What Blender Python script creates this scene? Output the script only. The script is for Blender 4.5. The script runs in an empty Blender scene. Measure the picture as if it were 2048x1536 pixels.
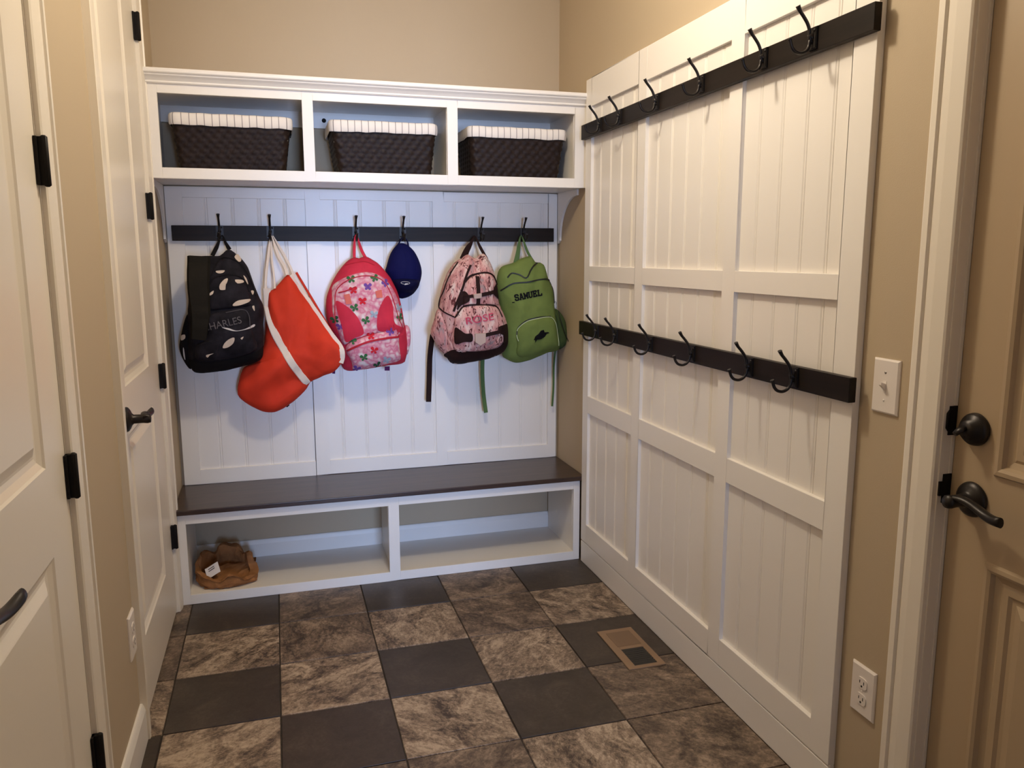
import bpy, bmesh, math, random
import numpy as np
from mathutils import Vector, Matrix, noise
from mathutils.geometry import tessellate_polygon
PI = math.pi
S = bpy.context.scene
COL = S.collection
random.seed(7)

# ------------------------------------------------------------------ materials
def lin(c):
    return tuple(((v / 255) / 12.92 if v / 255 <= .04045 else ((v / 255 + .055) / 1.055) ** 2.4) for v in c) + (1,)

def new_mat(name):
    m = bpy.data.materials.new(name); m.use_nodes = True
    nt = m.node_tree
    return m, nt, nt.nodes, nt.links, nt.nodes['Principled BSDF']

def mat(name, col, rough=.5, metal=0, bump=0, bscale=200, spec=.5, var=0, vscale=3):
    m, nt, N, L, b = new_mat(name)
    b.inputs['Base Color'].default_value = tuple(col) + (1,)
    b.inputs['Roughness'].default_value = rough
    b.inputs['Metallic'].default_value = metal
    b.inputs['Specular IOR Level'].default_value = spec
    tc = N.new('ShaderNodeTexCoord')
    if bump:
        n = N.new('ShaderNodeTexNoise'); n.inputs['Scale'].default_value = bscale; n.inputs['Detail'].default_value = 3
        bp = N.new('ShaderNodeBump'); bp.inputs['Strength'].default_value = bump; bp.inputs['Distance'].default_value = .002
        L.new(tc.outputs['Object'], n.inputs['Vector']); L.new(n.outputs['Fac'], bp.inputs['Height']); L.new(bp.outputs['Normal'], b.inputs['Normal'])
    if var:
        n = N.new('ShaderNodeTexNoise'); n.inputs['Scale'].default_value = vscale; n.inputs['Detail'].default_value = 4
        r = N.new('ShaderNodeValToRGB')
        r.color_ramp.elements[0].position = .3; r.color_ramp.elements[1].position = .7
        r.color_ramp.elements[0].color = tuple(v * (1 - var) for v in col) + (1,)
        r.color_ramp.elements[1].color = tuple(min(1, v * (1 + var)) for v in col) + (1,)
        L.new(tc.outputs['Object'], n.inputs['Vector']); L.new(n.outputs['Fac'], r.inputs['Fac']); L.new(r.outputs['Color'], b.inputs['Base Color'])
    return m

def ramp(N, stops, interp='LINEAR'):
    r = N.new('ShaderNodeValToRGB'); cr = r.color_ramp; cr.interpolation = interp
    while len(cr.elements) < len(stops): cr.elements.new(.5)
    for e, (p, c) in zip(cr.elements, stops):
        e.position = p; e.color = tuple(c) + (1,)
    return r

WHITE = (.86, .825, .775)
M_white = mat('white trim paint', WHITE, .32, bump=.05, bscale=60)
M_door = mat('cream door paint', (.83, .765, .66), .34, bump=.06, bscale=90)
M_wall = mat('tan wall paint', (.46, .37, .255), .75, bump=.12, bscale=350)
M_ceil = mat('ceiling paint', (.88, .86, .82), .9, bump=.2, bscale=120)
M_tandoor = mat('tan door paint', (.42, .315, .20), .42, bump=.05, bscale=90)
M_metal = mat('oil rubbed bronze', (.022, .018, .016), .38, .55)
M_hinge = mat('dark bronze hinge', (.010, .008, .007), .55, .2, spec=.2)
M_plate = mat('white plastic', (.80, .74, .69), .3)
M_hole = mat('dark opening', (.006, .005, .004), .9)
M_vent = mat('tan enamel', (.25, .158, .092), .45)
M_slat = mat('dark vent slat', (.012, .009, .007), .5)
M_grout = mat('dark grout', (.035, .026, .02), .9, bump=.3, bscale=300)
M_wick = mat('espresso wicker', (.019, .0115, .009), .42, var=.35, vscale=60, bump=.3, bscale=400, spec=.12)
M_black = mat('black fabric', (.008, .007, .008), .8, bump=.3, bscale=700, spec=.12)
M_navyb = mat('black patterned fabric', (.013, .0115, .016), .7, bump=.25, bscale=500, var=.6, vscale=22, spec=.12)
M_strapb = mat('dark olive strap', (.014, .012, .009), .75, bump=.4, bscale=900, spec=.12)
M_print = mat('cream print', (.62, .52, .43), .8, spec=.12)
M_printg = mat('faded grey print', (.055, .050, .046), .8, spec=.12)
M_printw = mat('white print', (.62, .60, .60), .8, spec=.12)
M_thread = mat('grey embroidery', (.11, .10, .11), .6, spec=.12)
M_piping = mat('grey piping', (.075, .07, .08), .6, spec=.12)
M_red = mat('red canvas', (.60, .042, .018), .62, bump=.25, bscale=600, var=.10, vscale=9, spec=.12)
M_strapw = mat('cream webbing', (.80, .70, .62), .7, bump=.4, bscale=500, spec=.12)
M_crim = mat('crimson fabric', (.56, .030, .062), .65, bump=.25, bscale=600, var=.12, vscale=12, spec=.12)
M_crimd = mat('deep red piping', (.46, .02, .035), .6, spec=.12)
M_green_b = mat('green print', (.045, .15, .055), .8, spec=.12)
M_purp = mat('purple print', (.16, .07, .32), .8, spec=.12)
M_redp = mat('red print', (.60, .02, .035), .8, spec=.12)
M_bluep = mat('grey blue print', (.36, .44, .52), .8, spec=.12)
M_dgreen = mat('dark green print', (.025, .085, .04), .8, spec=.12)
M_pull = mat('coral zip pull', (.62, .13, .10), .7)
M_tabp = mat('purple webbing', (.10, .02, .10), .8, spec=.12)
M_navy = mat('navy cotton twill', (.004, .005, .058), .75, bump=.35, bscale=800, spec=.12)
M_navyd = mat('navy brim twill', (.003, .0035, .030), .75, bump=.35, bscale=800, spec=.12)
M_maroon = mat('dark maroon webbing', (.020, .008, .007), .7, bump=.3, bscale=700, spec=.12)
M_tan = mat('tan buckle plastic', (.42, .30, .24), .45)
M_rose = mat('rose embroidery', (.50, .06, .11), .7, spec=.12)
M_green = mat('sage green canvas', (.150, .205, .055), .75, bump=.3, bscale=500, var=.13, vscale=14, spec=.12)
M_greend = mat('green webbing', (.085, .15, .055), .75, bump=.3, bscale=600, spec=.12)
M_greenm = mat('green mesh', (.055, .085, .03), .8, bump=.8, bscale=900, spec=.12)
M_zip = mat('black zip', (.010, .009, .008), .5)
M_zipl = mat('pale green piping', (.50, .58, .36), .6, spec=.12)
M_ink = mat('black ink', (.006, .006, .008), .8, spec=.12)
M_ring = mat('steel ring', (.30, .28, .26), .35, .8)
M_paper = mat('brown paper', (.30, .135, .052), .8, bump=.5, bscale=60, var=.25, vscale=18, spec=.12)
M_tag = mat('white tag', (.78, .72, .68), .7)

def wood(name, c1, c2, rough, axis=0, spec=.5):
    m, nt, N, L, b = new_mat(name)
    tc = N.new('ShaderNodeTexCoord'); mp = N.new('ShaderNodeMapping')
    sc = [60, 60, 60]; sc[axis] = 3
    mp.inputs['Scale'].default_value = sc
    n = N.new('ShaderNodeTexNoise'); n.inputs['Scale'].default_value = 1; n.inputs['Detail'].default_value = 6; n.inputs['Distortion'].default_value = .6
    r = ramp(N, [(.3, c1), (.7, c2)])
    L.new(tc.outputs['Object'], mp.inputs['Vector']); L.new(mp.outputs['Vector'], n.inputs['Vector'])
    L.new(n.outputs['Fac'], r.inputs['Fac']); L.new(r.outputs['Color'], b.inputs['Base Color'])
    b.inputs['Roughness'].default_value = rough; b.inputs['Specular IOR Level'].default_value = spec
    bp = N.new('ShaderNodeBump'); bp.inputs['Strength'].default_value = .08; bp.inputs['Distance'].default_value = .001
    L.new(n.outputs['Fac'], bp.inputs['Height']); L.new(bp.outputs['Normal'], b.inputs['Normal'])
    return m
M_espx = wood('espresso stained wood', (.016, .0115, .009), (.026, .018, .0135), .42, 0, .14)
M_espy = wood('espresso stained wood long', (.010, .0072, .0056), (.017, .0118, .009), .42, 1, .14)
M_seat = wood('dark walnut seat', (.026, .0135, .0095), (.060, .033, .023), .28, 0)

def slate(name, dark, mid, light, lo, hi, streak, rough):
    """stone tile: uv carries a different offset and turn on every tile"""
    m, nt, N, L, b = new_mat(name)
    uv = N.new('ShaderNodeUVMap'); uv.uv_map = 'UVMap'
    mp = N.new('ShaderNodeMapping'); mp.inputs['Scale'].default_value = (1, streak, 1)
    n1 = N.new('ShaderNodeTexNoise'); n1.inputs['Scale'].default_value = 7.5; n1.inputs['Detail'].default_value = 9
    n1.inputs['Roughness'].default_value = .68; n1.inputs['Distortion'].default_value = 1.1
    n2 = N.new('ShaderNodeTexNoise'); n2.inputs['Scale'].default_value = 62; n2.inputs['Detail'].default_value = 9; n2.inputs['Roughness'].default_value = .82
    n2.inputs['Distortion'].default_value = .7
    mx = N.new('ShaderNodeMath'); mx.operation = 'MULTIPLY_ADD'; mx.inputs[1].default_value = .5; 
    ad = N.new('ShaderNodeMath'); ad.operation = 'MULTIPLY'; ad.inputs[1].default_value = .5
    r = ramp(N, [(lo, dark), ((lo + hi) / 2, mid), (hi, light)])
    L.new(uv.outputs['UV'], mp.inputs['Vector'])
    L.new(mp.outputs['Vector'], n1.inputs['Vector']); L.new(mp.outputs['Vector'], n2.inputs['Vector'])
    L.new(n2.outputs['Fac'], ad.inputs[0]); L.new(n1.outputs['Fac'], mx.inputs[0]); L.new(ad.outputs[0], mx.inputs[2])
    L.new(mx.outputs[0], r.inputs['Fac']); L.new(r.outputs['Color'], b.inputs['Base Color'])
    b.inputs['Roughness'].default_value = rough
    bp = N.new('ShaderNodeBump'); bp.inputs['Strength'].default_value = .22; bp.inputs['Distance'].default_value = .003
    L.new(mx.outputs[0], bp.inputs['Height']); L.new(bp.outputs['Normal'], b.inputs['Normal'])
    return m
M_t0 = slate('dark slate tile', (.028, .019, .013), (.050, .036, .025), (.100, .074, .052), .36, .68, 1.0, .42)
M_t1 = slate('light slate tile', (.05, .033, .023), (.22, .160, .112), (.46, .36, .265), .42, .58, 1.5, .48)
M_t2 = slate('brown slate tile', (.045, .030, .021), (.150, .107, .075), (.33, .245, .175), .42, .60, 1.3, .46)

def floral():
    m, nt, N, L, b = new_mat('pink and white floral fabric')
    tc = N.new('ShaderNodeTexCoord')
    v = N.new('ShaderNodeTexVoronoi'); v.inputs['Scale'].default_value = 36; v.feature = 'SMOOTH_F1'
    n = N.new('ShaderNodeTexNoise'); n.inputs['Scale'].default_value = 30; n.inputs['Detail'].default_value = 2
    a = N.new('ShaderNodeMath'); a.operation = 'MULTIPLY_ADD'; a.inputs[1].default_value = .6
    r = ramp(N, [(.28, (.80, .70, .68)), (.42, (.72, .40, .44)), (.55, (.62, .17, .27)), (.75, (.76, .56, .57))])
    L.new(tc.outputs['Object'], v.inputs['Vector']); L.new(tc.outputs['Object'], n.inputs['Vector'])
    L.new(v.outputs['Distance'], a.inputs[0]); L.new(n.outputs['Fac'], a.inputs[2])
    s = N.new('ShaderNodeMath'); s.operation = 'SUBTRACT'; s.inputs[1].default_value = .22
    L.new(a.outputs[0], s.inputs[0]); L.new(s.outputs[0], r.inputs['Fac']); L.new(r.outputs['Color'], b.inputs['Base Color'])
    b.inputs['Roughness'].default_value = .75; b.inputs['Specular IOR Level'].default_value = .12
    return m
M_floral = floral()

def camo():
    m, nt, N, L, b = new_mat('pink twig camouflage fabric')
    tc = N.new('ShaderNodeTexCoord'); mp = N.new('ShaderNodeMapping'); mp.inputs['Scale'].default_value = (1, 1, .35)
    mp.inputs['Rotation'].default_value = (0, .25, 0); mp.inputs['Location'].default_value = (.37, 0, .21)
    n1 = N.new('ShaderNodeTexNoise'); n1.inputs['Scale'].default_value = 26; n1.inputs['Detail'].default_value = 3; n1.inputs['Distortion'].default_value = 1
    r1 = ramp(N, [(.30, (.30, .22, .22)), (.42, (.50, .22, .21)), (.55, (.62, .36, .33)), (.68, (.68, .55, .50))])
    n2 = N.new('ShaderNodeTexNoise'); n2.inputs['Scale'].default_value = 70; n2.inputs['Detail'].default_value = 2; n2.inputs['Distortion'].default_value = 1.5
    r2 = ramp(N, [(.575, (0, 0, 0)), (.63, (1, 1, 1))])
    mx = N.new('ShaderNodeMix'); mx.data_type = 'RGBA'; mx.inputs['B'].default_value = (.10, .025, .028, 1)
    L.new(tc.outputs['Object'], mp.inputs['Vector'])
    for n in (n1, n2): L.new(mp.outputs['Vector'], n.inputs['Vector'])
    L.new(n1.outputs['Fac'], r1.inputs['Fac']); L.new(n2.outputs['Fac'], r2.inputs['Fac'])
    L.new(r1.outputs['Color'], mx.inputs['A']); L.new(r2.outputs['Color'], mx.inputs['Factor']); L.new(mx.outputs['Result'], b.inputs['Base Color'])
    b.inputs['Roughness'].default_value = .75; b.inputs['Specular IOR Level'].default_value = .12
    return m
M_camo = camo()

def stripe():
    m, nt, N, L, b = new_mat('white liner with thin grey stripes')
    uv = N.new('ShaderNodeUVMap'); uv.uv_map = 'UVMap'
    sx = N.new('ShaderNodeSeparateXYZ'); fr = N.new('ShaderNodeMath'); fr.operation = 'FRACT'
    mu = N.new('ShaderNodeMath'); mu.operation = 'MULTIPLY'; mu.inputs[1].default_value = 1 / .0265
    r = ramp(N, [(0, (.80, .75, .70)), (.86, (.80, .75, .70)), (.89, (.20, .18, .18)), (.95, (.20, .18, .18)), (.98, (.80, .75, .70))])
    L.new(uv.outputs['UV'], sx.inputs[0]); L.new(sx.outputs['X'], mu.inputs[0]); L.new(mu.outputs[0], fr.inputs[0]); L.new(fr.outputs[0], r.inputs['Fac'])
    L.new(r.outputs['Color'], b.inputs['Base Color']); b.inputs['Roughness'].default_value = .8
    return m
M_liner = stripe()

# ------------------------------------------------------------------ mesh helpers
class MB:
    """collects geometry for ONE mesh object"""
    def __init__(s): s.v = []; s.f = []; s.m = []; s.sm = []; s.uv = {}
    def add(s, verts, faces, mi=0, smooth=False, uvs=None):
        b = len(s.v); s.v += [tuple(v) for v in verts]
        for k, f in enumerate(faces):
            if uvs is not None: s.uv[len(s.f)] = [uvs[i] for i in f]
            s.f.append(tuple(b + i for i in f)); s.m.append(mi); s.sm.append(smooth)
        return s
    def box(s, x0, x1, y0, y1, z0, z1, mi=0):
        x0, x1 = sorted((x0, x1)); y0, y1 = sorted((y0, y1)); z0, z1 = sorted((z0, z1))
        v = [(x, y, z) for z in (z0, z1) for y in (y0, y1) for x in (x0, x1)]
        return s.add(v, [(0, 2, 3, 1), (4, 5, 7, 6), (0, 1, 5, 4), (2, 6, 7, 3), (0, 4, 6, 2), (1, 3, 7, 5)], mi)
    def prism(s, poly, axis, a, b, mi=0, smooth=False):
        """poly: 2D points in the two other axes (in x,y,z order), extruded a..b along axis"""
        def P(u, v, t):
            return {'x': (t, u, v), 'y': (u, t, v), 'z': (u, v, t)}[axis]
        n = len(poly)
        vs = [P(u, v, a) for u, v in poly] + [P(u, v, b) for u, v in poly]
        s.add(vs, [(i, (i + 1) % n, n + (i + 1) % n, n + i) for i in range(n)], mi, smooth)
        tri = tessellate_polygon([[Vector((u, v, 0)) for u, v in poly]])
        s.add(vs[:n], [tuple(t) for t in tri], mi); s.add(vs[n:], [tuple(reversed(t)) for t in tri], mi)
        return s
    def tube(s, pts, rad, n=10, mi=0, cap=True):
        pts = [Vector(p) for p in pts]
        if not hasattr(rad, '__len__'): rad = [rad] * len(pts)
        up = None; rings = []
        for i, p in enumerate(pts):
            t = (pts[min(i + 1, len(pts) - 1)] - pts[max(i - 1, 0)]).normalized()
            if up is None:
                up = Vector((0, 0, 1)) if abs(t.z) < .9 else Vector((1, 0, 0))
            a = t.cross(up).normalized(); up = a.cross(t).normalized()
            r = rad[i]
            rx, ry = r if hasattr(r, '__len__') else (r, r)
            rings.append([p + a * (rx * math.cos(2 * PI * k / n)) + up * (ry * math.sin(2 * PI * k / n)) for k in range(n)])
        vs = [v for r in rings for v in r]
        fs = [(i * n + k, i * n + (k + 1) % n, (i + 1) * n + (k + 1) % n, (i + 1) * n + k) for i in range(len(rings) - 1) for k in range(n)]
        s.add(vs, fs, mi, True)
        if cap:
            s.add(rings[0], [tuple(reversed(range(n)))], mi); s.add(rings[-1], [tuple(range(n))], mi)
        return s
    def lathe(s, prof, org, ax, n=32, mi=0):
        """prof: (radius, height along ax)"""
        ax = Vector(ax).normalized(); o = Vector(org)
        u = ax.orthogonal().normalized(); w = ax.cross(u)
        vs = []
        for r, h in prof:
            for k in range(n):
                vs.append(o + ax * h + u * (r * math.cos(2 * PI * k / n)) + w * (r * math.sin(2 * PI * k / n)))
        fs = [(i * n + k, i * n + (k + 1) % n, (i + 1) * n + (k + 1) % n, (i + 1) * n + k) for i in range(len(prof) - 1) for k in range(n)]
        return s.add(vs, fs, mi, True)
    def ribbon(s, pts, width, thick=.002, mi=0, face=(0, -1, 0)):
        """flat strap along 3D points, broad side towards face"""
        pts = [Vector(p) for p in pts]; f = Vector(face); vs = []
        for i, p in enumerate(pts):
            t = (pts[min(i + 1, len(pts) - 1)] - pts[max(i - 1, 0)]).normalized()
            a = t.cross(f).normalized(); nn = a.cross(t).normalized()
            if nn.dot(f) < 0: nn = -nn
            w = width[i] / 2 if hasattr(width, '__len__') else width / 2
            vs += [p - a * w, p - a * w * .8 + nn * thick, p + a * w * .8 + nn * thick, p + a * w]
        n = len(pts)
        fs = [(i * 4 + k, i * 4 + (k + 1) % 4, i * 4 + 4 + (k + 1) % 4, i * 4 + 4 + k) for i in range(n - 1) for k in range(4)]
        s.add(vs, fs, mi, False)
        s.add(vs[:4], [(0, 1, 2, 3)], mi); s.add(vs[-4:], [(3, 2, 1, 0)], mi)
        return s
    def grid(s, rows, mi=0, closed=False, smooth=True, uvs=None):
        n = len(rows[0]); vs = [p for r in rows for p in r]
        fs = []
        for i in range(len(rows) - 1):
            for k in range(n if closed else n - 1):
                fs.append((i * n + k, i * n + (k + 1) % n, (i + 1) * n + (k + 1) % n, (i + 1) * n + k))
        return s.add(vs, fs, mi, smooth, uvs)

WORLD = {}
def build(name, mb, mats, parent=None, bevel=0, recalc=True, seg=2):
    if not isinstance(mats, (list, tuple)): mats = [mats]
    lo = [min(v[i] for v in mb.v) for i in range(3)]; hi = [max(v[i] for v in mb.v) for i in range(3)]
    c = Vector([(a + b) / 2 for a, b in zip(lo, hi)])
    if parent is None: c.z = lo[2]
    me = bpy.data.meshes.new(name)
    me.from_pydata([tuple(Vector(v) - c) for v in mb.v], [], mb.f)
    for m in mats: me.materials.append(m)
    me.polygons.foreach_set('material_index', mb.m); me.polygons.foreach_set('use_smooth', mb.sm)
    if mb.uv:
        ul = me.uv_layers.new(name='UVMap')
        for pi, p in enumerate(me.polygons):
            q = mb.uv.get(pi)
            if q:
                for k, li in enumerate(p.loop_indices): ul.data[li].uv = q[k]
    if recalc:
        bm = bmesh.new(); bm.from_mesh(me); bmesh.ops.remove_doubles(bm, verts=bm.verts, dist=1e-5)
        bmesh.ops.recalc_face_normals(bm, faces=bm.faces); bm.to_mesh(me); bm.free()
    me.update()
    o = bpy.data.objects.new(name, me); COL.objects.link(o)
    if parent is not None:
        o.parent = parent; o.location = c - WORLD[parent]
    else: o.location = c
    WORLD[o] = c.copy()
    if bevel:
        b = o.modifiers.new('edge', 'BEVEL'); b.width = bevel; b.segments = seg; b.limit_method = 'ANGLE'; b.angle_limit = math.radians(40)
    return o

def tag(o, label=None, cat=None, group=None, kind=None):
    if label: o['label'] = label
    if cat: o['category'] = cat
    if group: o['group'] = group
    if kind: o['kind'] = kind
    return o
def thing(name, loc, label, cat, group=None, kind=None):
    o = bpy.data.objects.new(name, None); COL.objects.link(o); o.location = loc; o.empty_display_size = .05
    WORLD[o] = Vector(loc)
    return tag(o, label, cat, group, kind)

def smooth_curve(pts, step=.008, closed=False):
    """Catmull-Rom through the points, resampled"""
    P = [np.array(p, float) for p in pts]; out = []
    n = len(P)
    for i in range(n if closed else n - 1):
        if closed: a, b, c, d = P[i - 1], P[i], P[(i + 1) % n], P[(i + 2) % n]
        else: a, b, c, d = P[max(i - 1, 0)], P[i], P[i + 1], P[min(i + 2, n - 1)]
        k = max(2, int(np.linalg.norm(c - b) / step))
        for t in np.arange(k) / k:
            out.append(.5 * ((2 * b) + (-a + c) * t + (2 * a - 5 * b + 4 * c - d) * t * t + (-a + 3 * b - 3 * c + d) * t ** 3))
    if not closed: out.append(P[-1])
    return [tuple(float(x) for x in q) for q in out]

# ------------------------------------------------------------------ the setting
XL, XR, YB, YF, ZC = -1.69, .02, .02, -8.6, 2.62     # the hall runs on behind the viewer
XO = XL - .4
DH = 2.44
D1 = (-1.18, -.404); D2 = (-2.60, -1.785); D3 = (-3.21, -2.282)

# floor: grout bed with single tiles laid in it
fb = MB(); fb.box(XO - .1, .45, YF - .1, .12, -.05, -.004, 0)
tx, ty = .3285, .3165
lay = {0: (0, 2, 0, 2, 0), 1: (1, 2, 1, 2, 1), 2: (0, 1, 0, 1, 0), 3: (1, 0, 1, 0, 2), 4: (1, 2, 2, 1, 2)}
edge_col = {0: 2, 1: 2, 2: 1, 3: 0, 4: 2}
rnd = random.Random(3)
for r in range(-2, 27):
    y1 = -.298 - r * ty; y0 = y1 - ty
    for c in range(-2, 7):
        x0 = -1.640 + c * tx; x1 = x0 + tx
        if 0 <= c < 5 and r in lay: t = lay[r][c]
        elif c == -1 and r in edge_col: t = edge_col[r]
        else: t = rnd.choice((0, 1, 2))
        g = .0018
        a, b, cc, d = max(x0 + g, XO - .1), min(x1 - g, .45), max(y0 + g, YF - .1), min(y1 - g, .12)
        if b - a < .01 or d - cc < .01: continue
        ang = rnd.choice((0, .5, -.5, PI / 2, .8, 2.4)); ox, oy = rnd.uniform(0, 50), rnd.uniform(0, 50)
        e = .0012
        vs = [(a, cc, -.004), (b, cc, -.004), (b, d, -.004), (a, d, -.004), (a + e, cc + e, 0), (b - e, cc + e, 0), (b - e, d - e, 0), (a + e, d - e, 0)]
        uv = [((v[0] - x0) * math.cos(ang) - (v[1] - y0) * math.sin(ang) + ox, (v[0] - x0) * math.sin(ang) + (v[1] - y0) * math.cos(ang) + oy) for v in vs]
        fb.add(vs, [(4, 5, 6, 7), (0, 1, 5, 4), (1, 2, 6, 5), (2, 3, 7, 6), (3, 0, 4, 7)], 1 + t, False, uv)
tag(build('floor', fb, [M_grout, M_t0, M_t1, M_t2], recalc=False), 'slate look tile floor in dark and light squares', 'floor', kind='structure')
tag(build('ceiling', MB().box(XO - .12, XR + .12, YF - .12, YB + .12, ZC, ZC + .1), M_ceil), 'plain white ceiling above the hall', 'ceiling', kind='structure')
tag(build('wall_back', MB().box(XL - .12, XR + .12, YB, YB + .12, 0, ZC), M_wall), 'tan wall behind the cubbies and hooks', 'wall', kind='structure')
w = MB(); T = .12
w.box(XL - T, XL, D1[1] + .016, YB, 0, ZC).box(XL - T, XL, D2[1] + .016, D1[0] - .016, 0, ZC).box(XL - T, XL, YF, D2[0] - .016, 0, ZC)
for d in (D1, D2): w.box(XL - T, XL, d[0] - .016, d[1] + .016, DH + .02, ZC)
tag(build('wall_left', w, M_wall), 'tan wall with the two white panelled doors', 'wall', kind='structure')
w = MB().box(XR, XR + T, D3[1] + .016, YB, 0, ZC).box(XR, XR + T, YF, D3[0] - .016, 0, ZC).box(XR, XR + T, D3[0] - .016, D3[1] + .016, DH + .02, ZC)
tag(build('wall_right', w, M_wall), 'tan wall carrying the panelling and the tan door', 'wall', kind='structure')
WX0, WX1, WZ0, WZ1 = -1.45, -.2, .35, 2.10
w = MB().box(XO - T, WX0, YF - T, YF, 0, ZC).box(WX1, XR + T, YF - T, YF, 0, ZC).box(WX0, WX1, YF - T, YF, 0, WZ0).box(WX0, WX1, YF - T, YF, WZ1, ZC)
tag(build('wall_front', w, M_wall), 'tan wall with a window behind the viewer', 'wall', kind='structure')
w = MB()
for a, b in ((WX0, WX0 + .05), (WX1 - .05, WX1), ((WX0 + WX1) / 2 - .02, (WX0 + WX1) / 2 + .02)): w.box(a, b, YF - .08, YF - .03, WZ0, WZ1)
for a, b in ((WZ0, WZ0 + .05), (WZ1 - .05, WZ1)): w.box(WX0, WX1, YF - .08, YF - .03, a, b)
tag(build('window_1', w, M_white), 'white window frame behind the viewer', 'window', kind='structure')

# unseen wall added to block daylight; its opening lets part of it through
w = MB().box(XL, -1.15, -4.07, -3.95, 0, ZC).box(-.40, XR, -4.07, -3.95, 0, ZC).box(-1.15, -.40, -4.07, -3.95, 2.06, ZC)
tag(build('wall_light_block', w, M_wall), 'unseen tan wall added behind the viewer to block daylight, with an opening', 'wall', kind='structure')
# baseboards
def base_y(name, x, s, y0, y1, h, label):
    p = [(x, 0), (x + s * .014, 0), (x + s * .014, h - .02), (x + s * .009, h - .006), (x + s * .006, h), (x, h)]
    tag(build(name, MB().prism(p, 'y', y0, y1), M_white), label, 'baseboard', kind='structure')
base_y('baseboard_left', XL, 1, D2[1] + .078, D1[0] - .078, .112, 'short white baseboard between the two white doors')
p = [(YB, 0), (YB - .014, 0), (YB - .014, .096), (YB - .009, .110), (YB - .006, .115), (YB, .115)]
tag(build('baseboard_back', MB().prism(p, 'x', XL, XR), M_white), 'white baseboard seen inside the bench cubbies', 'baseboard', kind='structure')

# casings with jambs
def casing(name, xw, s, d, wd, label, depth=.09):
    """s: +1 room lies at +x of the wall face"""
    mb = MB()
    def prof(o, i):   # o outer y, i inner y
        k = 1 if i > o else -1
        W = abs(i - o)
        return [(xw, o), (xw + s * .019, o), (xw + s * .020, o + k * .003), (xw + s * .020, o + k * .016), (xw + s * .0135, o + k * .019), (xw + s * .0165, o + k * .024),
                (xw + s * .0165, o + k * W * .55), (xw + s * .012, o + k * (W - .004)), (xw + s * .009, i), (xw, i)]
    mb.prism(prof(d[1] + wd, d[1] + .004), 'z', 0, DH + wd)
    mb.prism(prof(d[0] - wd, d[0] - .004), 'z', 0, DH + wd)
    hp = [(a, DH + wd - (b - 0)) for a, b in prof(0, wd - .004)]
    mb.prism(hp, 'y', d[0] - wd, d[1] + wd)
    mb.box(xw, xw - s * .11, d[1], d[1] + .0155, 0, DH + .0155); mb.box(xw, xw - s * .11, d[0] - .0155, d[0], 0, DH + .0155)
    mb.box(xw, xw - s * .11, d[0], d[1], DH, DH + .0155)
    return tag(build(name, mb, M_door, recalc=True), label, 'door casing', kind='structure')
casing('trim_1', XL, 1, D1, .078, 'white casing around the door beside the bench')
casing('trim_2', XL, 1, D2, .076, 'white casing around the nearer white door')
tr3 = casing('trim_3', XR, -1, D3, .078, 'white casing around the tan door')

def leaf(xf, s, y0, y1, z0, z1, panels, prof, thick=.035):
    """door slab with moulded panels; s = direction into the wall"""
    mb = MB()
    ys = sorted({y0, y1} | {p[0] for p in panels} | {p[1] for p in panels})
    zs = sorted({z0, z1} | {p[2] for p in panels} | {p[3] for p in panels})
    for i in range(len(ys) - 1):
        for k in range(len(zs) - 1):
            cy, cz = (ys[i] + ys[i + 1]) / 2, (zs[k] + zs[k + 1]) / 2
            if any(p[0] < cy < p[1] and p[2] < cz < p[3] for p in panels): continue
            mb.add([(xf, ys[i], zs[k]), (xf, ys[i + 1], zs[k]), (xf, ys[i + 1], zs[k + 1]), (xf, ys[i], zs[k + 1])], [(0, 1, 2, 3)])
    for p in panels:
        rings = []
        for ins, dep in prof:
            x = xf + s * dep
            rings.append([(x, p[0] + ins, p[2] + ins), (x, p[1] - ins, p[2] + ins), (x, p[1] - ins, p[3] - ins), (x, p[0] + ins, p[3] - ins)])
        mb.grid(rings, closed=True, smooth=False)
        mb.add(rings[-1], [(0, 1, 2, 3)])
    xb = xf + s * thick
    mb.add([(xf, y0, z0), (xf, y1, z0), (xf, y1, z1), (xf, y0, z1), (xb, y0, z0), (xb, y1, z0), (xb, y1, z1), (xb, y0, z1)],
           [(0, 1, 5, 4), (1, 2, 6, 5), (2, 3, 7, 6), (3, 0, 4, 7), (4, 5, 6, 7)])
    return mb
PW = [(0, 0), (.004, .004), (.016, .010), (.026, .0115), (.032, .0105), (.050, .003), (.053, .002)]
PT = [(0, 0), (.004, -.007), (.012, -.008), (.018, -.005), (.022, .004), (.034, .008), (.040, .005), (.052, .005), (.058, .010), (.066, .010), (.086, .001)]

def hinge(parent, x, s, y, z, h=.09):
    m = MB()
    m.box(x, x + s * .005, y - .016, y + .002, z, z + h).box(x, x + s * .019, y - .008, y + .004, z, z + h)
    m.tube([(x + s * .015, y - .002, z - .003), (x + s * .015, y - .002, z), (x + s * .015, y - .002, z + h), (x + s * .015, y - .002, z + h + .003)], [.003, .0068, .0068, .003], 10)
    return build('hinge', m, M_hinge, parent)

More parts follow.
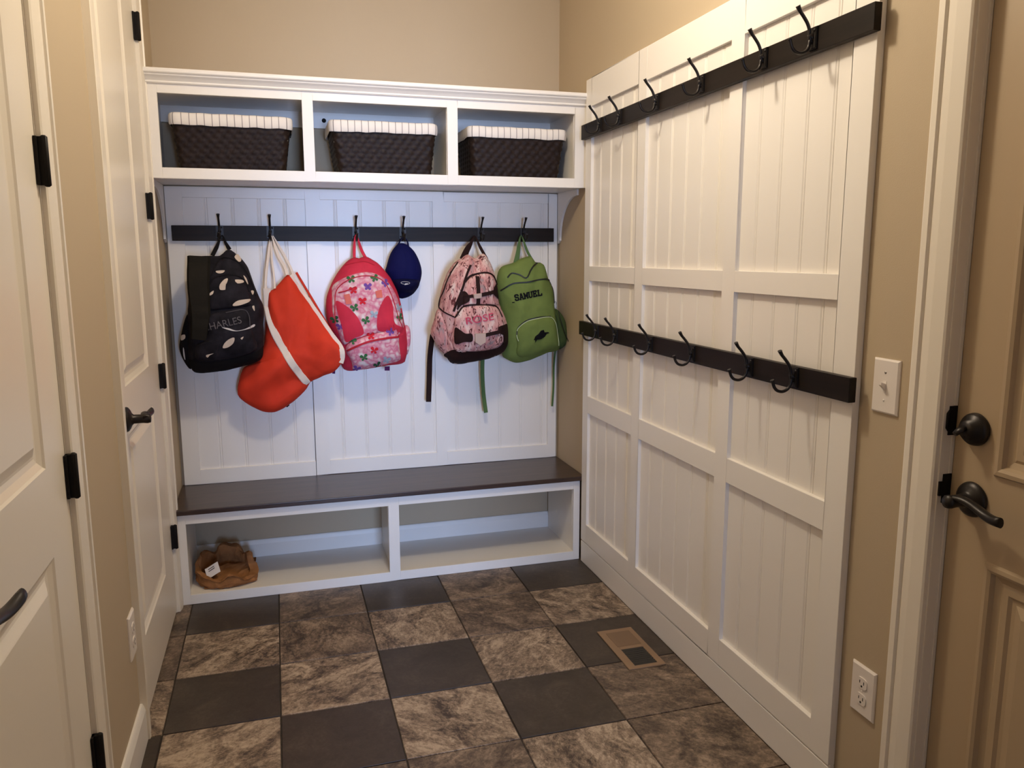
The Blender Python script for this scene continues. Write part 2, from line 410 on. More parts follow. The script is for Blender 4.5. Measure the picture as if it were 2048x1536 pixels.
d1 = thing('door_1', (XL, (D1[0] + D1[1]) / 2, 0), 'white two panel door beside the bench, four dark hinges', 'door', kind='structure')
build('door_leaf', leaf(XL - .001, -1, D1[0] + .003, D1[1] - .003, .012, DH - .003,
      [(-1.085, -.635, .995, DH - .13), (-1.085, -.61, .235, .855)], PW), M_door, d1)
for z in (2.10, 1.495, .883, .262): hinge(d1, XL, 1, D1[1] - .002, z)
d2 = thing('door_2', (XL, (D2[0] + D2[1]) / 2, 0), 'white two panel door nearer the viewer, cut off at the frame', 'door', kind='structure')
build('door_leaf', leaf(XL - .001, -1, D2[0] + .003, D2[1] - .003, .012, DH - .003,
      [(D2[0] + .13, -1.925, .974, DH - .13), (D2[0] + .13, -1.928, .235, .803)], PW), M_door, d2)
for z in (2.105, 1.498, .878, .258): hinge(d2, XL, 1, D2[1] - .002, z)

def lever(parent, x, s, y, z, dirn, length, mt=M_metal, droop=0):
    """rosette, neck and wavy lever; s: into the room, dirn: y direction of the arm"""
    r = build('lever_handle', MB().lathe([(0, .0), (.034, .0), (.036, .003), (.034, .008), (.027, .013), (.018, .017), (.013, .022), (.0125, .045), (.014, .058), (.012, .066), (0, .068)], (x, y, z), (s, 0, 0), 32), mt, parent)
    pts = []; rad = []
    for i in range(15):
        t = i / 14
        pts.append((x + s * (.056 - .010 * math.sin(t * PI)), y + dirn * (-.012 + t * (length + .012)), z + .006 * math.sin(t * 2 * PI) - .010 * t * t * droop + .004))
        rad.append((.0085 + .003 * math.sin(t * PI) if t < .97 else .006, .006 + .004 * t))
    build('lever', MB().tube(pts, rad, 12), mt, r)
    return r
lever(d1, XL, 1, -1.128, .908, 1, .105)
lever(d2, XL, 1, -2.465, .882, 1, .155)

d3 = thing('door_3', (XR, (D3[0] + D3[1]) / 2, 0), 'tan panelled door with dark lever and deadbolt', 'door', kind='structure')
XD = .0505
build('door_leaf', leaf(XD, 1, D3[0] + .003, D3[1] - .003, .012, DH - .003,
      [(D3[0] + .11, -2.383, .940, DH - .14), (D3[0] + .11, -2.383, .22, .767)], PT, .044), M_tandoor, d3)
lever(d3, XD, -1, -2.340, .880, -1, .115, droop=1)
db = build('deadbolt', MB().lathe([(0, 0), (.031, 0), (.033, .003), (.032, .010), (.028, .016), (.020, .019), (.018, .028), (0, .029)], (XD, -2.334, 1.022), (-1, 0, 0), 32), M_metal, d3)
build('thumb_turn', MB().tube([(XD - .026, -2.330, 1.026), (XD - .036, -2.328, 1.021), (XD - .046, -2.326, 1.013)], [(.008, .005), (.010, .006), (.006, .005)], 10), M_metal, db)
build('strike_plate', MB().box(.032, .050, D3[1] - .003, D3[1], 1.000, 1.060).tube([(.035, D3[1] - .002, 1.005), (.028, D3[1] - .0015, 1.015), (.028, D3[1] - .0015, 1.045), (.035, D3[1] - .002, 1.055)], [.002, .003, .003, .002], 8), M_hinge, tr3)
build('strike_plate', MB().box(.030, .050, D3[1] - .003, D3[1], .857, .918).box(.020, .032, D3[1] - .004, D3[1], .873, .903), M_hinge, tr3)
# stop strip behind / beside the tan door
build('door_stop', MB().box(.043, .050, D3[1] - .0025, D3[1], 0, .856).box(.043, .050, D3[1] - .0025, D3[1], .919, .999).box(.043, .050, D3[1] - .0025, D3[1], 1.061, DH), M_door, tr3)

# ------------------------------------------------------------------ panelling
def bead_strip(us, u0, u1, d0):
    """profile (u, depth) of beaded board between u0 and u1 with grooves at us; depth grows into the wall"""
    out = [(u0, d0)]
    for g in us:
        if u0 + .012 < g < u1 - .012:
            out += [(g - .0080, d0), (g - .0050, d0 + .0022), (g - .0030, d0 + .0022), (g - .0012, d0 + .0003), (g + .0012, d0 + .0003), (g + .0030, d0 + .0022), (g + .0050, d0 + .0022), (g + .0080, d0)]
    return out + [(u1, d0)]

pb = thing('wall_panelling_board', (-.835, .02, .393), 'white beadboard panelling on the back wall behind the bags', 'wall panelling')
GX = [-1.63 + .1045 * k for k in range(0, 17)]
fr = MB()
x0, x1, z0, z1 = -1.678, .008, .3935, 1.643
st = [(x0, -1.612), (-1.128, -1.066), (-.580, -.530), (-.036, x1)]
for a, b in st: fr.box(a, b, 0, .0195, z0, z1)
for i in range(3):
    fr.box(st[i][1], st[i + 1][0], 0, .0195, z0, .457); fr.box(st[i][1], st[i + 1][0], 0, .0195, 1.600, z1)
build('frame', fr, M_white, pb, bevel=.0012)
bd = MB()
pr = bead_strip(GX, x0 + .01, x1 - .01, .010)
bd.grid([[(u, d, z) for u, d in pr] for z in (.40, 1.64)], smooth=False)
build('beadboard', bd, M_white, pb, recalc=False)

pr_ = thing('wall_panelling_board', (.02, -1.21, 0), 'tall white panelling of nine beadboard fields on the side wall', 'wall panelling')
ya, yb = -2.040, -.364
fr = MB(); XT = .0195
sty = [(-.422, yb), (-.924, -.860), (-1.524, -1.460), (ya, -1.966)]
for a, b in sty: fr.box(0, XT, a, b, .1025, 2.072)
fr.box(.008, XT, ya + .001, yb, .097, .103)
for i in range(3):
    hi, lo = sty[i][0], sty[i + 1][1]
    for a, b in ((.1025, .187), (.690, .765), (1.2575, 1.3185), (1.961, 2.072)): fr.box(0, XT, lo, hi, a, b)
build('frame', fr, M_white, pr_, bevel=.0012)
bd = MB()
pf = bead_strip(sorted([-.1 * k for k in range(4, 21)]), ya + .02, yb - .02, .013)
bd.grid([[(d, u, z) for u, d in pf] for z in (.12, 2.05)], smooth=False)
build('beadboard', bd, M_white, pr_, recalc=False)
build('base_skirt', MB().box(.0005, XT, ya, yb, .001, .0975), M_white, pr_, bevel=.0015)

# ------------------------------------------------------------------ overhead cubby unit
cu = thing('cubby_cabinet', (-.83, -.15, 1.645), 'white overhead cabinet with three open cubbies and crown moulding', 'cabinet')
YS = -.335; cx0, cx1 = XL + .002, XR - .002
cb = MB()
cb.box(cx0, cx1, YS + .018, .018, 1.648, 1.668); cb.box(cx0, cx1, YS + .018, .018, 1.957, 1.973)
for a, b in ((cx0, cx0 + .018), (-1.126, -1.108), (-.568, -.550), (-.030, -.012)): cb.box(a, b, YS + .018, .018, 1.668, 1.957)
cb.box(-.012, cx1, YS + .018, .018, 1.668, 1.957)
build('carcass', cb, M_white, cu)
ff = MB()
ops = [(-1.640, -1.137), (-1.097, -.580), (-.538, -.037)]
sts = [(cx0, ops[0][0]), (ops[0][1], ops[1][0]), (ops[1][1], ops[2][0]), (ops[2][1], cx1 - .0005)]
for a, b in sts: ff.box(a, b, YS, YS + .018, 1.645, 1.990)
for a, b in ops:
    ff.box(a, b, YS, YS + .018, 1.645, 1.683); ff.box(a, b, YS, YS + .018, 1.943, 1.990)
build('face_frame', ff, M_white, cu, bevel=.001)
cp = [(.018, 2.022), (.018, 1.9735), (YS, 1.9735), (YS - .008, 1.9745), (YS - .011, 1.978), (YS - .009, 1.983), (YS - .012, 1.986), (YS - .019, 1.993), (YS - .027, 1.999), (YS - .029, 2.004), (YS - .034, 2.0055), (YS - .037, 2.009), (YS - .037, 2.018), (YS - .034, 2.022)]
build('crown_moulding', MB().prism(cp, 'x', cx0 + .001, cx1 - .003), M_white, cu)
hr = MB()
for a, b in ((cx0 + .018, -1.126), (-1.108, -.568), (-.550, -.030)): hr.box(a, b, .001, .018, 1.893, 1.957)
hr.lathe([(.0, .0), (.009, 0), (.009, .0012), (0, .0013)], (-1.036, .0008, 1.925), (0, -1, 0), 16, 1)
build('hanging_rail', hr, [M_white, M_hole], cu)
def bracket(xa, xb):
    pts = [(-.001, 1.6475), (-.245, 1.6475), (-.245, 1.622), (-.225, 1.620)]
    for i in range(1, 12):
        t = i / 12 * PI / 2
        pts.append((-.225 + .195 * math.sin(t), 1.446 + .174 * math.cos(t)))
    pts += [(-.028, 1.446), (-.028, 1.432), (-.001, 1.418)]
    build('bracket', MB().prism(pts, 'x', xa, xb), M_white, cu)
bracket(.0092, .0192); bracket(-1.6885, -1.6795)

# ------------------------------------------------------------------ bench
be = thing('storage_bench', (-.83, -.17, 0), 'white storage bench with dark wood seat and two open cubbies', 'bench')
bx0, bx1 = XL + .016, XR - .003
build('seat', MB().box(XL + .002, XR - .0035, -.362, .0185, .3715, .392), M_seat, be, bevel=.003, seg=3)
YBn = -.346
bf = MB()
bo = [(-1.645, -.857), (-.813, -.030)]
for a, b in ((XL + .0165, bo[0][0]), (bo[0][1], bo[1][0]), (bo[1][1], XR - .0205)): bf.box(a, b, YBn, YBn + .018, .001, .3713)
for a, b in bo:
    bf.box(a, b, YBn, YBn + .018, .001, .040); bf.box(a, b, YBn, YBn + .018, .331, .3713)
build('face_frame', bf, M_white, be, bevel=.001)
build('bottom_shelf', MB().box(XL + .017, XR - .021, YBn + .018, .005, .020, .038), M_white, be)
build('divider', MB().box(-.845, -.827, YBn + .018, .005, .038, .3713), M_white, be)
build('end_panel', MB().box(-1.665, -1.648, YBn + .018, .005, .038, .3713), M_white, be)
build('end_panel', MB().box(-.028, -.010, YBn + .018, .005, .038, .3713), M_white, be)

# ------------------------------------------------------------------ coat racks
def hook_parts():
    """one double coat hook facing -Y, its plate centre at the origin"""
    h = bpy.data.objects.new('hook', None)
    m = MB()
    up = smooth_curve([(0, -.004, -.006), (0, -.012, .004), (0, -.014, .022), (0, -.020, .036), (0, -.031, .050), (0, -.042, .062), (0, -.049, .073)], .004)
    n = len(up)
    rad = [(.0042 + (.0035 * max(0, (i / n - .78) / .22)), .0042 + .0012 * max(0, (i / n - .78) / .22)) for i in range(n)]
    m.tube(up, rad, 10)
    lo = smooth_curve([(0, -.004, .008), (0, -.011, -.002), (0, -.013, -.014), (0, -.020, -.025), (0, -.034, -.031), (0, -.050, -.028), (0, -.060, -.018), (0, -.064, -.007), (0, -.067, .000)], .004)
    n = len(lo)
    m.tube(lo, [.0040 + .002 * max(0, (i / n - .86) / .14) for i in range(n)], 10)
    m.tube([(0, 0, .004), (0, -.008, .006), (0, -.014, .012)], [.008, .006, .005], 10)
    return m
_hm = hook_parts()
def make_hook(parent, x, y, z, rot):
    me = _cache['hook']
    o = bpy.data.objects.new('hook', me); COL.objects.link(o); o.parent = parent
    o.location = Vector((x, y, z)) - WORLD[parent]; o.rotation_euler = (0, 0, rot)
    for nm, mk in (('hook_plate', 'plate'), ('screw', 'screw1'), ('screw', 'screw2')):
        c = bpy.data.objects.new(nm, _cache[mk]); COL.objects.link(c); c.parent = o
    return o
_cache = {}
def cache(key, mb, m, bev=0):
    me = bpy.data.meshes.new(key); me.from_pydata(mb.v, [], mb.f); me.materials.append(m)
    me.polygons.foreach_set('use_smooth', mb.sm)
    bm = bmesh.new(); bm.from_mesh(me); bmesh.ops.remove_doubles(bm, verts=bm.verts, dist=1e-5); bmesh.ops.recalc_face_normals(bm, faces=bm.faces); bm.to_mesh(me); bm.free()
    _cache[key] = me
cache('hook', _hm, M_metal)
pl = MB().box(-.0145, .0145, -.0045, 0, -.021, .029).box(-.0125, .0125, -.006, -.0045, -.019, .027)
cache('plate', pl, M_metal)
for k, zz in (('screw1', .021), ('screw2', -.013)):
    cache(k, MB().lathe([(0, .0085), (.0025, .008), (.0038, .006), (.0040, .0055)], (.0085 if k == 'screw1' else -.0085, 0, zz), (0, -1, 0), 12), M_metal)
def screw_slotless(): pass

RK = 'espresso hook rails'
rk = thing('coat_rack', (-.836, 0, 1.4255), 'dark wood coat rack on the back wall, bags hung from it', 'coat rack', RK)
build('mounting_board', MB().box(-1.658, -.015, -.020, -.0005, 1.4255, 1.4875), M_espx, rk, bevel=.0015)
for x in (-1.474, -1.275, -.922, -.719, -.367, -.166): make_hook(rk, x, -.020, 1.4585, 0)
for nm, zc, lab in (('u', 1.8645, 'upper dark wood coat rack with six empty hooks on the side wall'), ('l', 1.0565, 'lower dark wood coat rack with six empty hooks on the side wall')):
    yn = -2.050
    rk = thing('coat_rack', (0, -1.21, zc - .029), lab, 'coat rack', RK)
    build('mounting_board', MB().box(-.020, -.0005, yn, -.362, zc - .029, zc + .029), M_espy, rk, bevel=.0015)
    for y in (-.568, -.755, -1.050, -1.340, -1.655, -1.852): make_hook(rk, -.020, y, zc - .002, -PI / 2)

# ------------------------------------------------------------------ wicker baskets with liners
def rrect(x0, x1, y0, y1, r, n=8, seg=40):
    """rounded rectangle points with arc length, counted from the front edge"""
    pts = []
    cs = [(x0 + r, y0 + r, PI, 1.5 * PI), (x1 - r, y0 + r, 1.5 * PI, 2 * PI), (x1 - r, y1 - r, 0, .5 * PI), (x0 + r, y1 - r, .5 * PI, PI)]
    for i, (cx, cy, a0, a1) in enumerate(cs):
        for k in range(n + 1):
            a = a0 + (a1 - a0) * k / n
            pts.append((cx + r * math.cos(a), cy + r * math.sin(a), math.cos(a), math.sin(a)))
        nx = cs[(i + 1) % 4]; a = a1
        e = (nx[0] + r * math.cos(nx[2]), nx[1] + r * math.sin(nx[2]))
        p = pts[-1]; m = seg if i % 2 == 0 else int(seg * .6)
        for k in range(1, m):
            t = k / m
            pts.append((p[0] + (e[0] - p[0]) * t, p[1] + (e[1] - p[1]) * t, p[2], p[3]))
    return pts
def basket(x0, x1, xb0, xb1, label):
    z0, z1 = 1.669, 1.872
    t = thing('wicker_basket', ((x0 + x1) / 2, -.155, z0), label, 'basket', 'baskets in the overhead cubbies')
    m = MB(); rows = []; K = 44
    y0, y1 = -.285, -.030
    for k in range(K + 1):
        f = k / K
        ring = rrect(xb0 + (x0 - xb0) * f, xb1 + (x1 - xb1) * f, y0 + .022 * (1 - f), y1 - .012 * (1 - f), .022)
        row = []; L = 0
        for i, (px, py, nx, ny) in enumerate(ring):
            if i: L += math.hypot(px - ring[i - 1][0], py - ring[i - 1][1])
            band = k // 4
            wv = .0024 * math.cos(2 * PI * L / .036 + PI * band) * math.sin(PI * ((k % 4) + .001) / 4) + .0012 * math.sin(PI * (k % 4) / 4)
            row.append((px + nx * wv, py + ny * wv, z0 + (z1 - z0) * f))
        rows.append(row)
    m.grid(rows, closed=True)
    m.add(rows[0], [tuple(range(len(rows[0])))])
    inner = [[(p[0] + (((x0 + x1) / 2) - p[0]) * .03, p[1] + (-.157 - p[1]) * .05, p[2]) for p in rows[q]] for q in (-1, 3)]
    m.grid([rows[-1]] + inner, closed=True); m.add(inner[1], [tuple(range(len(rows[0])))])
    build('basket_body', m, M_wick, t, recalc=True)
    ln = MB(); rr = []; uvr = []
    ring = rrect(x0, x1, y0, y1, .022); cl = (x0 + x1) / 2
    for (dz, off, wob) in ((-.030, .0045, 1), (-.026, .0075, 1), (-.010, .0085, 0), (.006, .0078, 0), (.0125, .0045, 0), (.0145, 0, 0), (.0125, -.006, 0), (-.01, -.009, 0), (-.07, -.012, 0)):
        row = []; L = 0
        for i, (px, py, nx, ny) in enumerate(ring):
            if i: L += math.hypot(px - ring[i - 1][0], py - ring[i - 1][1])
            q = noise.noise(Vector((px * 22 + x0 * 9, py * 22, dz * 9)))
            q2 = noise.noise(Vector((px * 60, py * 60, 3 + dz * 20)))
            o = off + .0014 * q2; zz = z1 + dz + (.0035 * q if wob else .002 * q)
            row.append((px + nx * o, py + ny * o, zz)); uvr.append((L + .0012 * q, zz))
        rr.append(row)
    ln.grid(rr, closed=True, uvs=uvr)
    build('fabric_liner', ln, M_liner, t, recalc=False)
basket(-1.606, -1.180, -1.585, -1.208, 'espresso wicker basket in the cubby nearest the white doors')
basket(-1.030, -.614, -.998, -.634, 'espresso wicker basket in the middle cubby, small hole beside it')
basket(-.476, -.060, -.458, -.086, 'espresso wicker basket in the cubby next to the side wall panelling')

# ------------------------------------------------------------------ switch, outlets, floor register
def plate_obj(xw, s, yc, z0, z1, w, label, kind, cat, group=None):
    t = thing('light_switch' if kind == 's' else 'power_outlet', (xw, yc, z0), label, cat, group)
    e = .004
    m = MB(); a, b = yc - w / 2, yc + w / 2
    rg = [[(xw, a, z0), (xw, b, z0), (xw, b, z1), (xw, a, z1)], [(xw + s * .003, a, z0), (xw + s * .003, b, z0), (xw + s * .003, b, z1), (xw + s * .003, a, z1)],
          [(xw + s * .0065, a + e, z0 + e), (xw + s * .0065, b - e, z0 + e), (xw + s * .0065, b - e, z1 - e), (xw + s * .0065, a + e, z1 - e)]]
    m.grid(rg, closed=True, smooth=False); m.add(rg[-1], [(0, 1, 2, 3)])
    build('cover_plate', m, M_plate, t)
    zc = (z0 + z1) / 2; x = xw + s * .0065
    if kind == 's':
        build('toggle_surround', MB().box(x, x + s * .0008, yc - .0055, yc + .0055, zc - .0125, zc + .0125), M_plate, t)
        build('toggle', MB().prism([(x, zc - .008), (x + s * .013, zc + .004), (x + s * .013, zc + .010), (x, zc + .006)], 'y', yc - .004, yc + .004), M_plate, t)
        for dz in (.031, -.031): build('screw', MB().lathe([(0, .0014), (.0022, .0012), (.0032, 0)], (x, yc, zc + dz), (s, 0, 0), 12), M_ring if dz > 0 else M_plate, t)
    else:
        for dz in (.020, -.020):
            pts = []
            for k in range(28):
                an = 2 * PI * k / 28
                pts.append((yc + max(-.0155, min(.0155, .018 * math.cos(an))), zc + dz + max(-.0135, min(.0135, .0155 * math.sin(an)))))
            r = build('receptacle', MB().prism(pts, 'x', x - s * .0005, x + s * .0022), M_plate, t)
            xx = x + s * .0022
            sl = MB().box(xx, xx + s * .0003, yc - .0075, yc - .0055, zc + dz - .002, zc + dz + .006).box(xx, xx + s * .0003, yc + .0055, yc + .0075, zc + dz - .001, zc + dz + .006)
            sl.lathe([(0, .0004), (.0026, .0003), (.0026, 0)], (xx, yc, zc + dz - .0075), (s, 0, 0), 12)
            build('slots', sl, M_hole, r)
        build('screw', MB().lathe([(0, .0012), (.002, .001), (.003, 0)], (x, yc, zc), (s, 0, 0), 12), M_plate, t)
plate_obj(XR, -1, -2.121, 1.015, 1.1365, .0775, 'white toggle light switch on tan wall beside the tan door', 's', 'light switch')
plate_obj(XR, -1, -2.121, .286, .409, .0775, 'white power outlet low on the wall beside the tan door', 'o', 'outlet', 'wall outlets')
plate_obj(XL, 1, -1.3015, .281, .405, .0775, 'white power outlet low on the wall between two white doors', 'o', 'outlet', 'wall outlets')

vt = thing('floor_register', (-.132, -1.17, 0), 'tan metal floor vent register set in a dark tile', 'floor vent')
vx0, vx1, vy0, vy1 = -.199, -.064, -1.310, -1.031
m = MB()
ox0, ox1 = -.170, -.087
def vfr(x0, x1, y0, y1): m.box(x0, x1, y0, y1, .0005, .0045)
o1 = (-1.292, -1.178)
vfr(vx0, ox0, vy0, vy1); vfr(ox1, vx1, vy0, vy1); vfr(ox0, ox1, vy0, o1[0]); vfr(ox0, ox1, o1[1], vy1)
build('frame', m, M_vent, vt, bevel=.0012)
build('recess', MB().box(ox0, ox1, o1[0], o1[1], .0003, .0008), M_hole, vt)
build('damper_cover', MB().box(ox0 - .004, ox1 + .004, -1.160, -1.055, .0045, .0056), mat('worn tan enamel', (.175, .108, .06), .45), vt, bevel=.0006)
for k in range(9):
    y = o1[0] + .0065 + k * .0126
    build('slat', MB().prism([(y - .003, .0012), (y - .001, .0010), (y + .004, .0040), (y + .002, .0044)], 'x', ox0, ox1), M_slat, vt)

